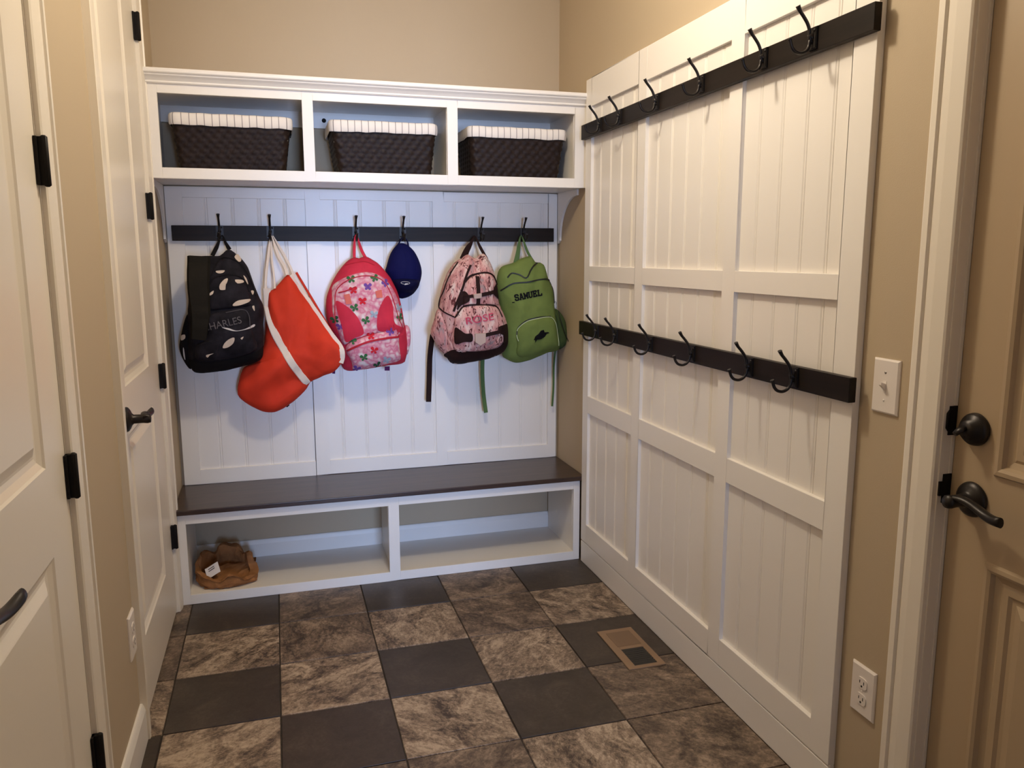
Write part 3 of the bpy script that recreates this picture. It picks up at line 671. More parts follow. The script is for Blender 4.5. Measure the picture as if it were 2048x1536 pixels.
# ------------------------------------------------------------------ soft bags
BAG={'black':{'body':[(-1.566,1.3537),(-1.5154,1.3653),(-1.4708,1.3652),(-1.4356,1.391),(-1.3977,1.3615),(-1.3659,1.3156),(-1.3491,1.2526),(-1.329,1.195),(-1.3141,1.1552),(-1.3184,1.0943),(-1.3239,1.0084),(-1.3352,0.947),(-1.3985,0.9217),(-1.4861,0.9038),(-1.5718,0.8984),(-1.6018,0.9137),(-1.613,0.9579),(-1.6097,1.0541),(-1.6052,1.1256),(-1.5976,1.2026),(-1.5837,1.2907)],'side':[(-1.6028,1.1375),(-1.617,1.114),(-1.6384,1.04),(-1.6441,0.9952),(-1.6305,0.9465),(-1.6074,0.914),(-1.5959,0.9633),(-1.5931,1.0536),(-1.5921,1.1134)],'strap':[(-1.5445,1.3618),(-1.5474,1.3138),(-1.5499,1.255),(-1.5491,1.1958),(-1.5488,1.1362),(-1.5534,1.0885),(-1.56,1.0454)],'base':[(-1.613,0.9579),(-1.5742,0.9515),(-1.4948,0.952),(-1.4252,0.9628),(-1.3545,0.9817),(-1.3242,1.0023),(-1.3246,0.993),(-1.3352,0.947),(-1.3985,0.9217),(-1.4861,0.9038),(-1.5718,0.8984),(-1.6018,0.9137)],'pocket1':[(-1.5132,1.2635),(-1.4924,1.2839),(-1.4467,1.2954),(-1.4017,1.2879),(-1.3772,1.2649),(-1.3651,1.2227),(-1.3604,1.1804),(-1.368,1.1685),(-1.4715,1.1585),(-1.5138,1.1594),(-1.5193,1.2072)],'pocket2':[(-1.5208,1.1356),(-1.4663,1.1494),(-1.403,1.1583),(-1.375,1.1456),(-1.3642,1.1077),(-1.3593,1.0587),(-1.3479,0.9969),(-1.4018,0.9681),(-1.4945,0.9563),(-1.5738,0.9575),(-1.5758,1.0169),(-1.5466,1.0341),(-1.5272,1.0757)],'handle':[(-1.5015,1.3652),(-1.4843,1.4015),(-1.4643,1.4296),(-1.4499,1.4162),(-1.4346,1.3887)],'zip1':[(-1.5081,1.2545),(-1.4927,1.278),(-1.4469,1.2906),(-1.4019,1.2843),(-1.3774,1.2619),(-1.3663,1.2227)],'zip2':[(-1.4551,1.1461),(-1.3917,1.1556),(-1.371,1.1322),(-1.3689,1.0847)],'zip3':[(-1.5095,1.2782),(-1.4718,1.3487),(-1.432,1.3545),(-1.3937,1.3306),(-1.3623,1.2767),(-1.343,1.2043)],'w1':[(-1.4535,1.2747),(-1.4409,1.2775),(-1.4459,1.2597),(-1.4582,1.242),(-1.4518,1.2348),(-1.4716,1.235),(-1.4716,1.2541)],'w2':[(-1.4151,1.2725),(-1.3883,1.271),(-1.3831,1.262),(-1.4062,1.2581)],'w3':[(-1.4265,1.1786),(-1.4069,1.1921),(-1.3637,1.1956),(-1.3671,1.1854),(-1.3993,1.1739),(-1.4252,1.1714)],'w4':[(-1.4291,1.0486),(-1.4332,1.0274),(-1.4543,1.0098),(-1.4744,1.0074),(-1.4677,1.0255),(-1.4496,1.0419)],'w5':[(-1.5385,0.9805),(-1.5087,0.9873),(-1.5244,0.98),(-1.5335,0.97)],'w6':[(-1.4854,1.3063),(-1.4516,1.3085),(-1.4606,1.2985),(-1.4775,1.2974)],'w7':[(-1.51,1.2219),(-1.4954,1.2318),(-1.499,1.2188),(-1.5106,1.213)],'w8':[(-1.3591,1.2275),(-1.3477,1.2255),(-1.3531,1.2105)],'w9':[(-1.4148,1.3603),(-1.4028,1.3721),(-1.3899,1.3484),(-1.3988,1.3413)],'w10':[(-1.3845,1.2889),(-1.3737,1.2768),(-1.3681,1.2528),(-1.3745,1.2619)],'w11':[(-1.3577,1.1652),(-1.3495,1.1681),(-1.3494,1.1469)],'w12':[(-1.4726,1.0893),(-1.4471,1.0856),(-1.419,1.0757),(-1.3871,1.0809),(-1.3533,1.0952),(-1.3538,1.0855),(-1.3902,1.0767),(-1.4306,1.0742)],'w13':[(-1.6349,1.0519),(-1.6179,1.0573),(-1.6177,1.0424),(-1.6332,1.0339)],'w14':[(-1.4063,1.0448),(-1.3945,1.0506),(-1.4009,1.0386)],'w15':[(-1.628,1.0037),(-1.6248,1.0005),(-1.6233,0.9553),(-1.629,0.9706)],'g1':[(-1.5016,1.1262),(-1.4754,1.1394),(-1.4682,1.1163),(-1.4861,1.1017)],'g2':[(-1.4835,1.1947),(-1.4521,1.2001),(-1.4488,1.158),(-1.4831,1.1528)],'g3':[(-1.434,1.0121),(-1.3985,1.0293),(-1.377,0.9979),(-1.4239,0.9873)],'txt':[(-1.5396,1.0748),(-1.3973,1.1049)]},'red':{'body':[(-1.2929,1.212),(-1.2689,1.2301),(-1.2155,1.288),(-1.1954,1.2675),(-1.1645,1.2175),(-1.1245,1.1542),(-1.0784,1.0773),(-1.0433,1.022),(-1.0073,0.9758),(-1.0123,0.9275),(-1.0422,0.8846),(-1.106,0.8537),(-1.1444,0.8283),(-1.1675,0.7932),(-1.2315,0.7402),(-1.3063,0.709),(-1.3803,0.7358),(-1.4286,0.7799),(-1.4373,0.8058),(-1.4271,0.8621),(-1.4039,0.9083),(-1.3584,0.9285),(-1.3257,0.9839),(-1.3124,1.0711),(-1.2995,1.1515)],'band1':[(-1.3003,1.2318),(-1.2997,1.1948),(-1.2983,1.1515),(-1.2913,1.1017),(-1.2749,1.045),(-1.2475,0.9874),(-1.2141,0.9227),(-1.1855,0.8766),(-1.1536,0.8288)],'band2':[(-1.2049,1.283),(-1.17,1.23),(-1.1301,1.1669),(-1.0898,1.103),(-1.0549,1.0448),(-1.0164,0.9858),(-1.0115,0.9469),(-1.0188,0.9213)],'s1':[(-1.2749,1.4338),(-1.288,1.36),(-1.2999,1.2869),(-1.3053,1.2257)],'s2':[(-1.2726,1.4339),(-1.2733,1.3478),(-1.2691,1.2866),(-1.2671,1.2313)],'s3':[(-1.2691,1.4339),(-1.2475,1.366),(-1.2258,1.3231),(-1.2156,1.2862)],'s4':[(-1.2643,1.4357),(-1.2238,1.3659),(-1.1968,1.3045),(-1.1842,1.2488)],'rim':[(-1.1779,1.2951),(-1.1568,1.2547),(-1.123,1.1918),(-1.0831,1.1155),(-1.0427,1.038),(-1.0042,0.9757)],'tag':[(-1.2546,0.7318),(-1.2404,0.7472),(-1.2313,0.7318),(-1.2415,0.7233)]},'pink':{'body':[(-0.9431,1.3567),(-0.9187,1.3532),(-0.8913,1.3615),(-0.8571,1.3441),(-0.8278,1.3216),(-0.7841,1.2638),(-0.7554,1.1978),(-0.7407,1.1315),(-0.7318,1.075),(-0.7234,1.0388),(-0.7197,0.9766),(-0.7289,0.9146),(-0.745,0.8944),(-0.8199,0.8871),(-0.9066,0.8763),(-0.9845,0.8735),(-1.0107,0.9053),(-1.0224,0.992),(-1.0495,1.0532),(-1.0628,1.1135),(-1.0621,1.1681),(-1.0505,1.2173),(-1.0216,1.2761),(-0.9832,1.3274)],'floral':[(-1.0326,1.2418),(-0.9827,1.2747),(-0.9181,1.2949),(-0.8587,1.2895),(-0.8095,1.259),(-0.7707,1.1981),(-0.752,1.1317),(-0.7409,1.0598),(-0.7701,1.0247),(-0.7695,1.0452),(-0.8358,1.0446),(-0.9067,1.0314),(-0.9724,1.0081),(-0.9977,0.9912),(-1.016,1.0321),(-1.0335,1.0878),(-1.041,1.1478),(-1.039,1.2023)],'sidel':[(-1.0263,1.1774),(-0.9916,1.1618),(-0.9582,1.1311),(-0.9346,1.0954),(-0.9189,1.0419),(-0.9569,1.0228),(-0.9922,1.0062),(-1.0071,1.0721),(-1.02,1.1225)],'sider':[(-0.8122,1.1977),(-0.792,1.158),(-0.7909,1.1071),(-0.7815,1.0763),(-0.7436,1.0548),(-0.7417,1.029),(-0.7701,1.0247),(-0.7899,1.0484),(-0.8558,1.0502),(-0.8612,1.1088),(-0.8424,1.164)],'pocket':[(-0.9935,0.9707),(-0.9725,1.0045),(-0.9068,1.0278),(-0.8357,1.0461),(-0.7849,1.0446),(-0.769,1.0247),(-0.7639,0.9626),(-0.7615,0.9169),(-0.8196,0.8974),(-0.8811,0.8845),(-0.9569,0.8764),(-0.9682,0.9138),(-0.982,0.9449)],'band':[(-0.9877,0.968),(-0.9532,0.9871),(-0.9076,1.0044),(-0.8569,1.0146),(-0.8111,1.0198),(-0.7691,1.0206)],'sidep':[(-0.7333,1.0545),(-0.7177,1.0618),(-0.7067,1.0434),(-0.7064,0.9917),(-0.7151,0.9505),(-0.726,0.9301),(-0.7324,0.9874)],'handle':[(-0.9382,1.3567),(-0.9355,1.3935),(-0.9285,1.4267),(-0.9197,1.4268),(-0.9075,1.3935),(-0.8924,1.358)],'zip1':[(-1.0143,1.2119),(-0.9797,1.2213),(-0.9447,1.2367)],'seam1':[(-1.0313,1.0828),(-1.0311,1.1526),(-1.0212,1.2219),(-0.9783,1.2609),(-0.9186,1.2801),(-0.8592,1.2755),(-0.8198,1.2491),(-0.7912,1.1883),(-0.7679,1.1066),(-0.7462,1.0548)],'topf':[(-0.9784,1.3249),(-0.9414,1.3346),(-0.8969,1.3393),(-0.8577,1.3243)],'gr':[(-0.9609,1.2656),(-0.8643,1.2696),(-0.9527,1.1485),(-0.9072,1.0947),(-0.9198,0.9375),(-0.7579,1.1012),(-0.9673,1.0104)],'pu':[(-0.8953,1.235),(-0.8174,1.2481),(-1.0121,1.0697),(-0.8053,1.0437),(-0.9491,0.8848)],'re':[(-0.9195,1.1754),(-0.8785,0.9677),(-0.8893,1.0283),(-0.9551,1.2209)],'bl':[(-0.7619,1.1421),(-0.824,0.9209),(-0.8749,1.1192)],'dg':[(-0.8604,0.8981),(-1.0332,1.0978)],'pull1':[(-0.995,1.2041),(-0.9713,1.2087),(-0.9629,1.1662),(-0.9866,1.1642)],'pull2':[(-0.8659,1.2171),(-0.8382,1.2233),(-0.8356,1.1901),(-0.8618,1.1885)],'tab':[(-0.824,0.8847),(-0.8019,0.8863),(-0.8025,0.8666),(-0.8245,0.8676)],'tail':[(-1.0326,0.9164),(-1.0362,0.886),(-1.0398,0.8565)]},'cap':{'body':[(-0.7495,1.4107),(-0.7316,1.4177),(-0.7088,1.4128),(-0.6761,1.3837),(-0.6514,1.3331),(-0.644,1.2873),(-0.656,1.2389),(-0.6747,1.211),(-0.7162,1.2065),(-0.7623,1.2123),(-0.7792,1.248),(-0.8028,1.2946),(-0.7992,1.3137),(-0.7784,1.3737)],'brim':[(-0.7791,1.2531),(-0.761,1.263),(-0.7148,1.265),(-0.6634,1.2569),(-0.6571,1.2364),(-0.6802,1.1998),(-0.7168,1.18),(-0.7477,1.1805),(-0.7623,1.2123)],'emb':[(-0.7282,1.2449)]},'camo':{'body':[(-0.4887,1.3515),(-0.4566,1.3674),(-0.4279,1.3531),(-0.3891,1.3734),(-0.3667,1.3468),(-0.3442,1.3),(-0.3315,1.2373),(-0.322,1.1615),(-0.2873,1.0781),(-0.2795,1.0073),(-0.2864,0.9559),(-0.3186,0.9248),(-0.4062,0.9024),(-0.5238,0.8918),(-0.5587,0.9243),(-0.574,0.966),(-0.5793,1.0292),(-0.5878,1.0919),(-0.5901,1.1417),(-0.5697,1.2279),(-0.5433,1.2953),(-0.5143,1.335)],'side':[(-0.5902,1.1355),(-0.61,1.0862),(-0.6267,1.0368),(-0.6227,1.0179),(-0.587,0.9539),(-0.5649,0.9372),(-0.5412,0.9364),(-0.5389,1.0027),(-0.5399,1.1033)],'base':[(-0.5714,0.9331),(-0.5408,0.9617),(-0.4548,0.9523),(-0.3728,0.9577),(-0.323,0.9798),(-0.286,1.0589),(-0.2782,1.0073),(-0.2864,0.9559),(-0.3186,0.9248),(-0.4062,0.9024),(-0.5238,0.8918),(-0.5587,0.9212)],'pocket1':[(-0.5004,1.1898),(-0.4803,1.2578),(-0.4351,1.284),(-0.3898,1.2879),(-0.3574,1.272),(-0.3348,1.2248),(-0.324,1.1616),(-0.3517,1.1495),(-0.4299,1.1573),(-0.4976,1.1523)],'pocket2':[(-0.5367,1.1032),(-0.4977,1.1473),(-0.4299,1.1541),(-0.3517,1.1431),(-0.3224,1.0981),(-0.3027,1.0593),(-0.2996,0.9951),(-0.3263,0.9799),(-0.3728,0.9577),(-0.4548,0.9523),(-0.5388,0.9635)],'arc1':[(-0.49,1.2517),(-0.4673,1.2762),(-0.435,1.2858),(-0.393,1.2904),(-0.3574,1.2752),(-0.3367,1.2374)],'arc2':[(-0.5367,1.1032),(-0.4977,1.1498),(-0.4299,1.156),(-0.3517,1.1457),(-0.3204,1.0981)],'zipl':[(-0.4603,1.3225),(-0.48,1.2825),(-0.5064,1.2147),(-0.5295,1.1592),(-0.5408,1.1282)],'zipl2':[(-0.5079,1.335),(-0.5403,1.2892),(-0.5665,1.2279),(-0.5888,1.1417),(-0.5399,1.1045)],'vst':[(-0.4377,1.2759),(-0.4384,1.2137),(-0.439,1.1543)],'h1':[(-0.5017,1.1836),(-0.4811,1.1907),(-0.4618,1.1941)],'h1b':[(-0.4263,1.1979),(-0.397,1.2025),(-0.3611,1.2095)],'patch1':[(-0.3656,1.2221),(-0.3445,1.2438),(-0.3315,1.2405),(-0.322,1.1742),(-0.3515,1.1873),(-0.3645,1.197)],'patch0':[(-0.5195,1.1901),(-0.5,1.2146),(-0.4823,1.2019),(-0.4781,1.1738),(-0.5105,1.1526),(-0.5267,1.1342)],'buck1':[(-0.4617,1.2016),(-0.4262,1.2061),(-0.4264,1.1848),(-0.4607,1.1816)],'patch2':[(-0.5387,1.0581),(-0.5215,1.0526),(-0.4992,1.0362),(-0.4701,1.0335),(-0.4692,1.0005),(-0.5029,0.9984),(-0.5384,0.9914)],'buck2':[(-0.4585,1.035),(-0.4103,1.0355),(-0.4106,0.9954),(-0.435,0.9816),(-0.4576,0.997)],'h2':[(-0.4104,1.0254),(-0.3788,1.0321),(-0.3392,1.038)],'patch3':[(-0.3523,1.0575),(-0.3126,1.066),(-0.286,1.0589),(-0.2795,1.0073),(-0.293,0.9755),(-0.323,0.9798),(-0.3128,1.0148),(-0.3393,1.0284)],'handle':[(-0.4792,1.3441),(-0.4532,1.3839),(-0.4241,1.4177),(-0.4065,1.4435),(-0.3982,1.4423),(-0.3857,1.3993),(-0.3699,1.3486)],'tail':[(-0.5967,1.0547),(-0.6055,0.9892),(-0.612,0.9106),(-0.6147,0.8281),(-0.6221,0.7068)],'txt':[(-0.4942,1.0739),(-0.3718,1.0917)]},'green':{'body':[(-0.2393,1.3289),(-0.2055,1.346),(-0.1512,1.3605),(-0.1306,1.3348),(-0.0893,1.323),(-0.0647,1.2514),(-0.0457,1.212),(-0.0383,1.1462),(-0.0287,1.0732),(-0.019,1.0064),(-0.0114,0.9324),(-0.0735,0.9145),(-0.1574,0.8843),(-0.2197,0.8761),(-0.2678,0.8953),(-0.2868,0.9191),(-0.281,1.0011),(-0.2841,1.0535),(-0.3005,1.1576),(-0.3096,1.2092),(-0.3067,1.2668),(-0.2897,1.3113)],'side':[(-0.0395,1.1198),(-0.0149,1.1127),(0.0173,1.0654),(0.0324,0.978),(0.0269,0.9546),(-0.0135,0.9311),(-0.0282,1.0067),(-0.0357,1.0734)],'flap':[(-0.2731,1.2665),(-0.2529,1.2855),(-0.2191,1.2788),(-0.1906,1.2644),(-0.1716,1.2913),(-0.1511,1.3169),(-0.1237,1.3296)],'zip':[(-0.3003,1.2091),(-0.253,1.2393),(-0.1852,1.2462),(-0.1098,1.2584),(-0.0647,1.2501),(-0.0471,1.2087),(-0.0432,1.1463)],'pocket':[(-0.232,0.9667),(-0.2387,1.0064),(-0.2298,1.0389),(-0.1955,1.0708),(-0.1369,1.0858),(-0.0743,1.0889),(-0.0426,1.0537),(-0.0303,1.0),(-0.0256,0.9463),(-0.0736,0.9313),(-0.1505,0.9107),(-0.2128,0.9064),(-0.2334,0.9304)],'pzip':[(-0.2299,0.9831),(-0.2367,1.0076),(-0.2298,1.0389),(-0.1955,1.0695),(-0.1369,1.0845),(-0.0743,1.0863),(-0.0447,1.0537),(-0.0317,1.0001),(-0.0278,0.9531)],'emb':[(-0.1631,0.9875),(-0.1575,1.0039),(-0.1402,1.0153),(-0.1299,1.0295),(-0.116,1.0325),(-0.1103,1.021),(-0.095,1.0219),(-0.088,1.0177),(-0.1054,1.0116),(-0.1089,0.9991),(-0.1228,0.9896),(-0.1297,0.9885),(-0.1471,0.9884),(-0.154,0.974),(-0.1541,0.9873)],'handle':[(-0.2204,1.33),(-0.2055,1.381),(-0.1906,1.4307),(-0.1798,1.4307),(-0.1614,1.381),(-0.1375,1.3348)],'tail1':[(-0.368,0.9189),(-0.3667,0.8267),(-0.3607,0.7268),(-0.3525,0.6406)],'tail2':[(-0.0171,0.9393),(-0.015,0.8448),(-0.0156,0.7427),(-0.0221,0.6504)],'ring':[(-0.0467,1.1397),(-0.0432,1.1529),(-0.0341,1.1527),(-0.0291,1.1328),(-0.036,1.1197)],'cord':[(-0.036,1.1131),(-0.018,1.0597),(0.0037,1.0057),(0.0254,0.9614)],'txt':[(-0.2451,1.1618),(-0.1164,1.1856)]}}
def pinch(pts, w):
    """strap widths: gathered where the strap lies in the hook"""
    zt = max(p[2] for p in pts); n = len(pts)
    ws = w if hasattr(w, '__len__') else [w] * n
    return [ws[i] * (.26 + .74 * min(1, (zt - p[2]) / .05)) for i, p in enumerate(pts)]
class Puff:
    """inflated cloth shape over an outline (x, z). base(x, z) gives the y it sits on (None: free, with a back side)"""
    def __init__(s, out, df, ym=None, db=None, base=None, p=2.8, q=1.9, wr=.0, wf=9, seed=0, K=14, step=.011, smooth=True, noisy=0):
        o = smooth_curve(out, step, True) if smooth else list(out)
        if noisy:
            o = [(x + noisy * noise.noise(Vector((x * 25, z * 25, seed))), z + noisy * noise.noise(Vector((x * 25, z * 25, seed + 7)))) for x, z in o]
        s.o = np.array(o); x, z = s.o[:, 0], s.o[:, 1]; x2, z2 = np.roll(x, -1), np.roll(z, -1)
        cr = x * z2 - x2 * z; A = cr.sum() / 2
        s.c = np.array([((x + x2) * cr).sum() / (6 * A), ((z + z2) * cr).sum() / (6 * A)])
        s.df, s.ym, s.db, s.base, s.p, s.q, s.wr, s.wf, s.seed, s.K = df, ym, db, base, p, q, wr, wf, seed, K
        d = s.o - s.c; an = np.arctan2(d[:, 1], d[:, 0]); i = np.argsort(an)
        s.an = an[i]; s.r = np.hypot(d[:, 0], d[:, 1])[i]
    tilt = 0
    def ratio(s, x, z):
        dx, dz = x - s.c[0], z - s.c[1]
        R = np.interp(math.atan2(dz, dx), s.an, s.r, period=2 * PI)
        return math.hypot(dx, dz) / max(R, 1e-6)
    def y(s, x, z, t=None):
        if t is None: t = s.ratio(x, z)
        t = min(t, 1)
        f = max(0, 1 - t ** s.p) ** (1 / s.q)
        w = s.wr * (noise.noise(Vector((x * s.wf, z * s.wf * .8, s.seed))) + .5 * noise.noise(Vector((x * s.wf * 2.7, z * s.wf * 2.2, s.seed + 3)))) * (1 - t ** 4)
        b = s.ym if s.base is None else s.base(x, z)
        return b - s.df * f + w
    def front(s, x, z):
        t = s.ratio(x, z)
        if t >= 1: return s.ym if s.base is None else s.base(x, z)
        return s.y(x, z, t)
    def mesh(s, mb, mi=0):
        ts = [math.sin(PI / 2 * (1 - k / s.K)) if False else 1 - (k / s.K) ** 1.7 for k in range(s.K + 1)]
        rows = []
        if s.base is not None: rows.append([(x, s.base(x, z) + .004, z) for x, z in s.o])
        for t in ts[:-1]:
            rows.append([(s.c[0] + (x - s.c[0]) * t, s.y(s.c[0] + (x - s.c[0]) * t, s.c[1] + (z - s.c[1]) * t, t), s.c[1] + (z - s.c[1]) * t) for x, z in s.o])
        mb.grid(rows, mi, True)
        n = len(s.o); last = rows[-1]
        mb.add(last + [(s.c[0], s.y(s.c[0], s.c[1], 0), s.c[1])], [(k, (k + 1) % n, n) for k in range(n)], mi, True)
        if s.db is not None:
            rows = []
            for t in ts[:-1]:
                f = max(0, 1 - t ** 3.5) ** .5
                rows.append([(s.c[0] + (x - s.c[0]) * t, s.ym + s.db * f - s.tilt * max(0, s.c[0] + (x - s.c[0]) * t + 1.15), s.c[1] + (z - s.c[1]) * t) for x, z in s.o])
            mb.grid(rows, mi, True)
            mb.add(rows[-1] + [(s.c[0], s.ym + s.db, s.c[1])], [((k + 1) % n, k, n) for k in range(n)], mi, True)
        return mb
def tri_patch(mb, poly, surf, off=.0012, mi=0, cuts=2, smooth=True, step=.006):
    """a printed or sewn-on shape following a surface"""
    if smooth: poly = smooth_curve(poly, step, True)
    bm = bmesh.new()
    f = bm.faces.new([bm.verts.new((x, 0, z)) for x, z in poly])
    bmesh.ops.triangulate(bm, faces=[f])
    for _ in range(cuts):
        lg = [e for e in bm.edges if e.calc_length() > .012]
        if not lg: break
        bmesh.ops.subdivide_edges(bm, edges=lg, cuts=1); bmesh.ops.triangulate(bm, faces=bm.faces[:])
    bm.verts.index_update()
    vs = [(v.co.x, surf(v.co.x, v.co.z) - off, v.co.z) for v in bm.verts]
    mb.add(vs, [tuple(v.index for v in f.verts) for f in bm.faces], mi, True); bm.free()
def line_on(mb, pts, surf, w, off=.001, th=.002, mi=0, step=.007):
    c = smooth_curve(pts, step)
    mb.ribbon([(x, surf(x, z) - off, z) for x, z in c], w, th, mi)
def bfont_text(mb, txt, p0, p1, h, surf, off=.0018, mi=0, bold=.012, stretch=1):
    """sewn lettering along p0 -> p1 (built-in typeface)"""
    cu_ = bpy.data.curves.new('t', 'FONT'); cu_.body = txt; cu_.size = 1; cu_.offset = bold; cu_.fill_mode = 'FRONT'
    ob = bpy.data.objects.new('t', cu_); COL.objects.link(ob)
    me = ob.evaluated_get(bpy.context.evaluated_depsgraph_get()).to_mesh()
    V = [(v.co.x, v.co.y) for v in me.vertices]; F = [tuple(p.vertices) for p in me.polygons]
    bpy.data.objects.remove(ob); bpy.data.curves.remove(cu_)
    x0 = min(v[0] for v in V); x1 = max(v[0] for v in V); hh = max(v[1] for v in V)
    dx, dz = p1[0] - p0[0], p1[1] - p0[1]; Ln = math.hypot(dx, dz); ux, uz = dx / Ln, dz / Ln
    out = []
    for a, b in V:
        u = (a - x0) / (x1 - x0) * Ln; v = b / hh * h
        x, z = p0[0] + ux * u - uz * v, p0[1] + uz * u + ux * v
        out.append((x, surf(x, z) - off, z))
    mb.add(out, F, mi)
SLAB = {'S': [[(.92, .74), (.92, .90), (.76, 1), (.26, 1), (.10, .88), (.10, .68), (.26, .56), (.76, .46), (.92, .34), (.92, .12), (.76, 0), (.26, 0), (.08, .10), (.08, .28)]],
        'A': [[(.12, 0), (.42, 1), (.58, 1), (.88, 0)], [(.26, .34), (.74, .34)], [(-.06, 0), (.32, 0)], [(.68, 0), (1.06, 0)]],
        'M': [[(.10, 0), (.10, 1), (.5, .30), (.90, 1), (.90, 0)], [(-.06, 0), (.28, 0)], [(.72, 0), (1.06, 0)], [(-.06, 1), (.14, 1)], [(.86, 1), (1.06, 1)]],
        'U': [[(.12, 1), (.12, .16), (.28, 0), (.72, 0), (.88, .16), (.88, 1)], [(-.06, 1), (.30, 1)], [(.70, 1), (1.06, 1)]],
        'E': [[(.18, 0), (.18, 1)], [(0, 1), (.90, 1), (.90, .78)], [(0, 0), (.92, 0), (.92, .22)], [(.18, .5), (.66, .5)], [(.64, .38), (.64, .62)]],
        'L': [[(.18, 0), (.18, 1)], [(0, 1), (.40, 1)], [(0, 0), (.92, 0), (.92, .28)]]}
def slab_text(mb, txt, p0, p1, h, surf, off=.0016, mi=0):
    """heavy block lettering drawn with broad strokes"""
    dx, dz = p1[0] - p0[0], p1[1] - p0[1]; Ln = math.hypot(dx, dz); ux, uz = dx / Ln, dz / Ln
    adv = Ln / len(txt)
    def P(u, v):
        x, z = p0[0] + ux * u - uz * v, p0[1] + uz * u + ux * v
        return (x, surf(x, z) - off, z)
    sw = h * .21
    for i, ch in enumerate(txt):
        for st_ in SLAB[ch]:
            pts = [(i * adv + adv * (.08 + .80 * a), sw / 2 + (h - sw) * b) for a, b in st_]
            thin = len(st_) == 2 and abs(st_[0][1] - st_[1][1]) < .01 and (st_[0][1] in (0, 1))
            for k in range(len(pts) - 1):
                (a, b), (c, d) = pts[k], pts[k + 1]; q = math.hypot(c - a, d - b); tx_, tz_ = (c - a) / q, (d - b) / q
                hw = sw / 2 * (.8 if thin else 1); e = hw * .55
                a -= tx_ * e; b -= tz_ * e; c += tx_ * e; d += tz_ * e
                mb.add([P(a - tz_ * -hw, b - tx_ * hw), P(c - tz_ * -hw, d - tx_ * hw), P(c + tz_ * -hw, d + tx_ * hw), P(a + tz_ * -hw, b + tx_ * hw)], [(0, 1, 2, 3)], mi)
def loop3(pts2, ys, step=.006):
    zt = max(p[1] for p in pts2)      # the part lying in the hook rests on its curve
    c3 = [(p[0], y, p[1] if p[1] < 1.425 else 1.4462 + (p[1] - zt) * .3) for p, y in zip(pts2, ys)]
    return smooth_curve(c3, step)
GB = 'school bags and cap on the back rack'

# --- black backpack
B = BAG['black']
t = thing('backpack', (-1.47, -.1, .905), 'black backpack with cream and grey print and embroidered name', 'backpack', GB)
body = Puff(B['body'], .095, -.155, .125, wr=.010, wf=11, seed=1, noisy=.002)
m = body.mesh(MB())
F = body.front
for k in ('w4', 'w5', 'w6', 'w7', 'w9', 'w10'): pass
p1 = Puff(B['pocket1'], .014, base=F, p=5, q=2.2, wr=.003, seed=2, K=8)
p2 = Puff(B['pocket2'], .018, base=p1.front, p=5, q=2.2, wr=.003, seed=3, K=8)
A_ = p2.front
for k in ('w6', 'w8', 'w9', 'w10', 'w11'): tri_patch(m, B[k], A_, .0022, 1)
build('body', m, [M_navyb, M_print], t, recalc=True)
m = p1.mesh(MB())
for k in ('w1', 'w2', 'w3', 'w7'): tri_patch(m, B[k], A_, .002, 1)
build('front_pocket', m, [M_navyb, M_print, M_printg], t, recalc=False)
m = p2.mesh(MB())
for k in ('w4', 'w5', 'w14'): tri_patch(m, B[k], A_, .002, 1)
tri_patch(m, B['w12'], A_, .002, 4, smooth=True, step=.004)
q0, q1 = B['txt']
bfont_text(m, 'CHARLES', q0, q1, .027, A_, .0035, 3, .0)
build('front_pocket', m, [M_navyb, M_print, M_printg, M_thread, M_printw], t, recalc=False)
sp = Puff(B['side'], .03, -.15, .05, wr=.003, seed=5, K=7)
m = sp.mesh(MB()); tri_patch(m, B['w13'], sp.front, .002, 1); tri_patch(m, B['w15'], sp.front, .002, 2)
build('side_pocket', m, [M_black, M_print, M_printw], t)
m = MB(); tri_patch(m, B['base'], lambda x, z: body.front(x, z), .004, 0, 3)
build('base_panel', m, M_black, t, recalc=False)
m = MB(); c = smooth_curve(B['strap'], .008); n = len(c)
pts = []
for i, (x, z) in enumerate(c):
    f = i / (n - 1)
    pts.append((x, min(A_(x, z), -.205) - .012 * math.sin(PI * f) - .006, z))
m.ribbon(pts, [.084 - .022 * (i / n) ** 2 for i in range(n)], .014, 0)
build('shoulder_strap', m, M_strapb, t)
m = MB(); hp = loop3(B['handle'], (-.12, -.085, -.054, -.085, -.12)); m.ribbon(hp, pinch(hp, .016), .003); build('haul_loop', m, M_black, t)
for k, w_, mt in (('zip1', .004, M_black), ('zip2', .003, M_piping), ('zip3', .006, M_black)):
    m = MB(); line_on(m, B[k], A_, w_, .0015, .002); build('zipper', m, mt, t)

# --- red tote
B = BAG['red']
t = thing('tote_bag', (-1.22, -.1, .70), 'slouching red canvas tote bag with cream webbing straps', 'tote bag', GB)
def red_fold(x, z):
    u = (x + 1.2) * .75 + (z - 1.0) * .66; v = -(x + 1.2) * .66 + (z - 1.0) * .75
    return .009 * math.sin(v * 46 + 3 * u) * math.exp(-((u + .16) / .12) ** 2) + .005 * math.sin(v * 34 + 9 * u)
class RedPuff(Puff):
    tilt = .62
    def y(s, x, z, t=None):
        tt = s.ratio(x, z) if t is None else t
        return Puff.y(s, x, z, t) + red_fold(x, z) * (1 - min(tt, 1) ** 3) - .62 * max(0, x + 1.15)
    def front(s, x, z):
        return s.y(x, z)
body = RedPuff(B['body'], .055, -.100, .05, wr=.013, wf=10, seed=11, noisy=.003, p=2.4)
build('body', body.mesh(MB()), M_red, t)
m = MB(); line_on(m, B['band1'], body.front, .030, .001, .002); build('webbing_band', m, M_strapw, t)
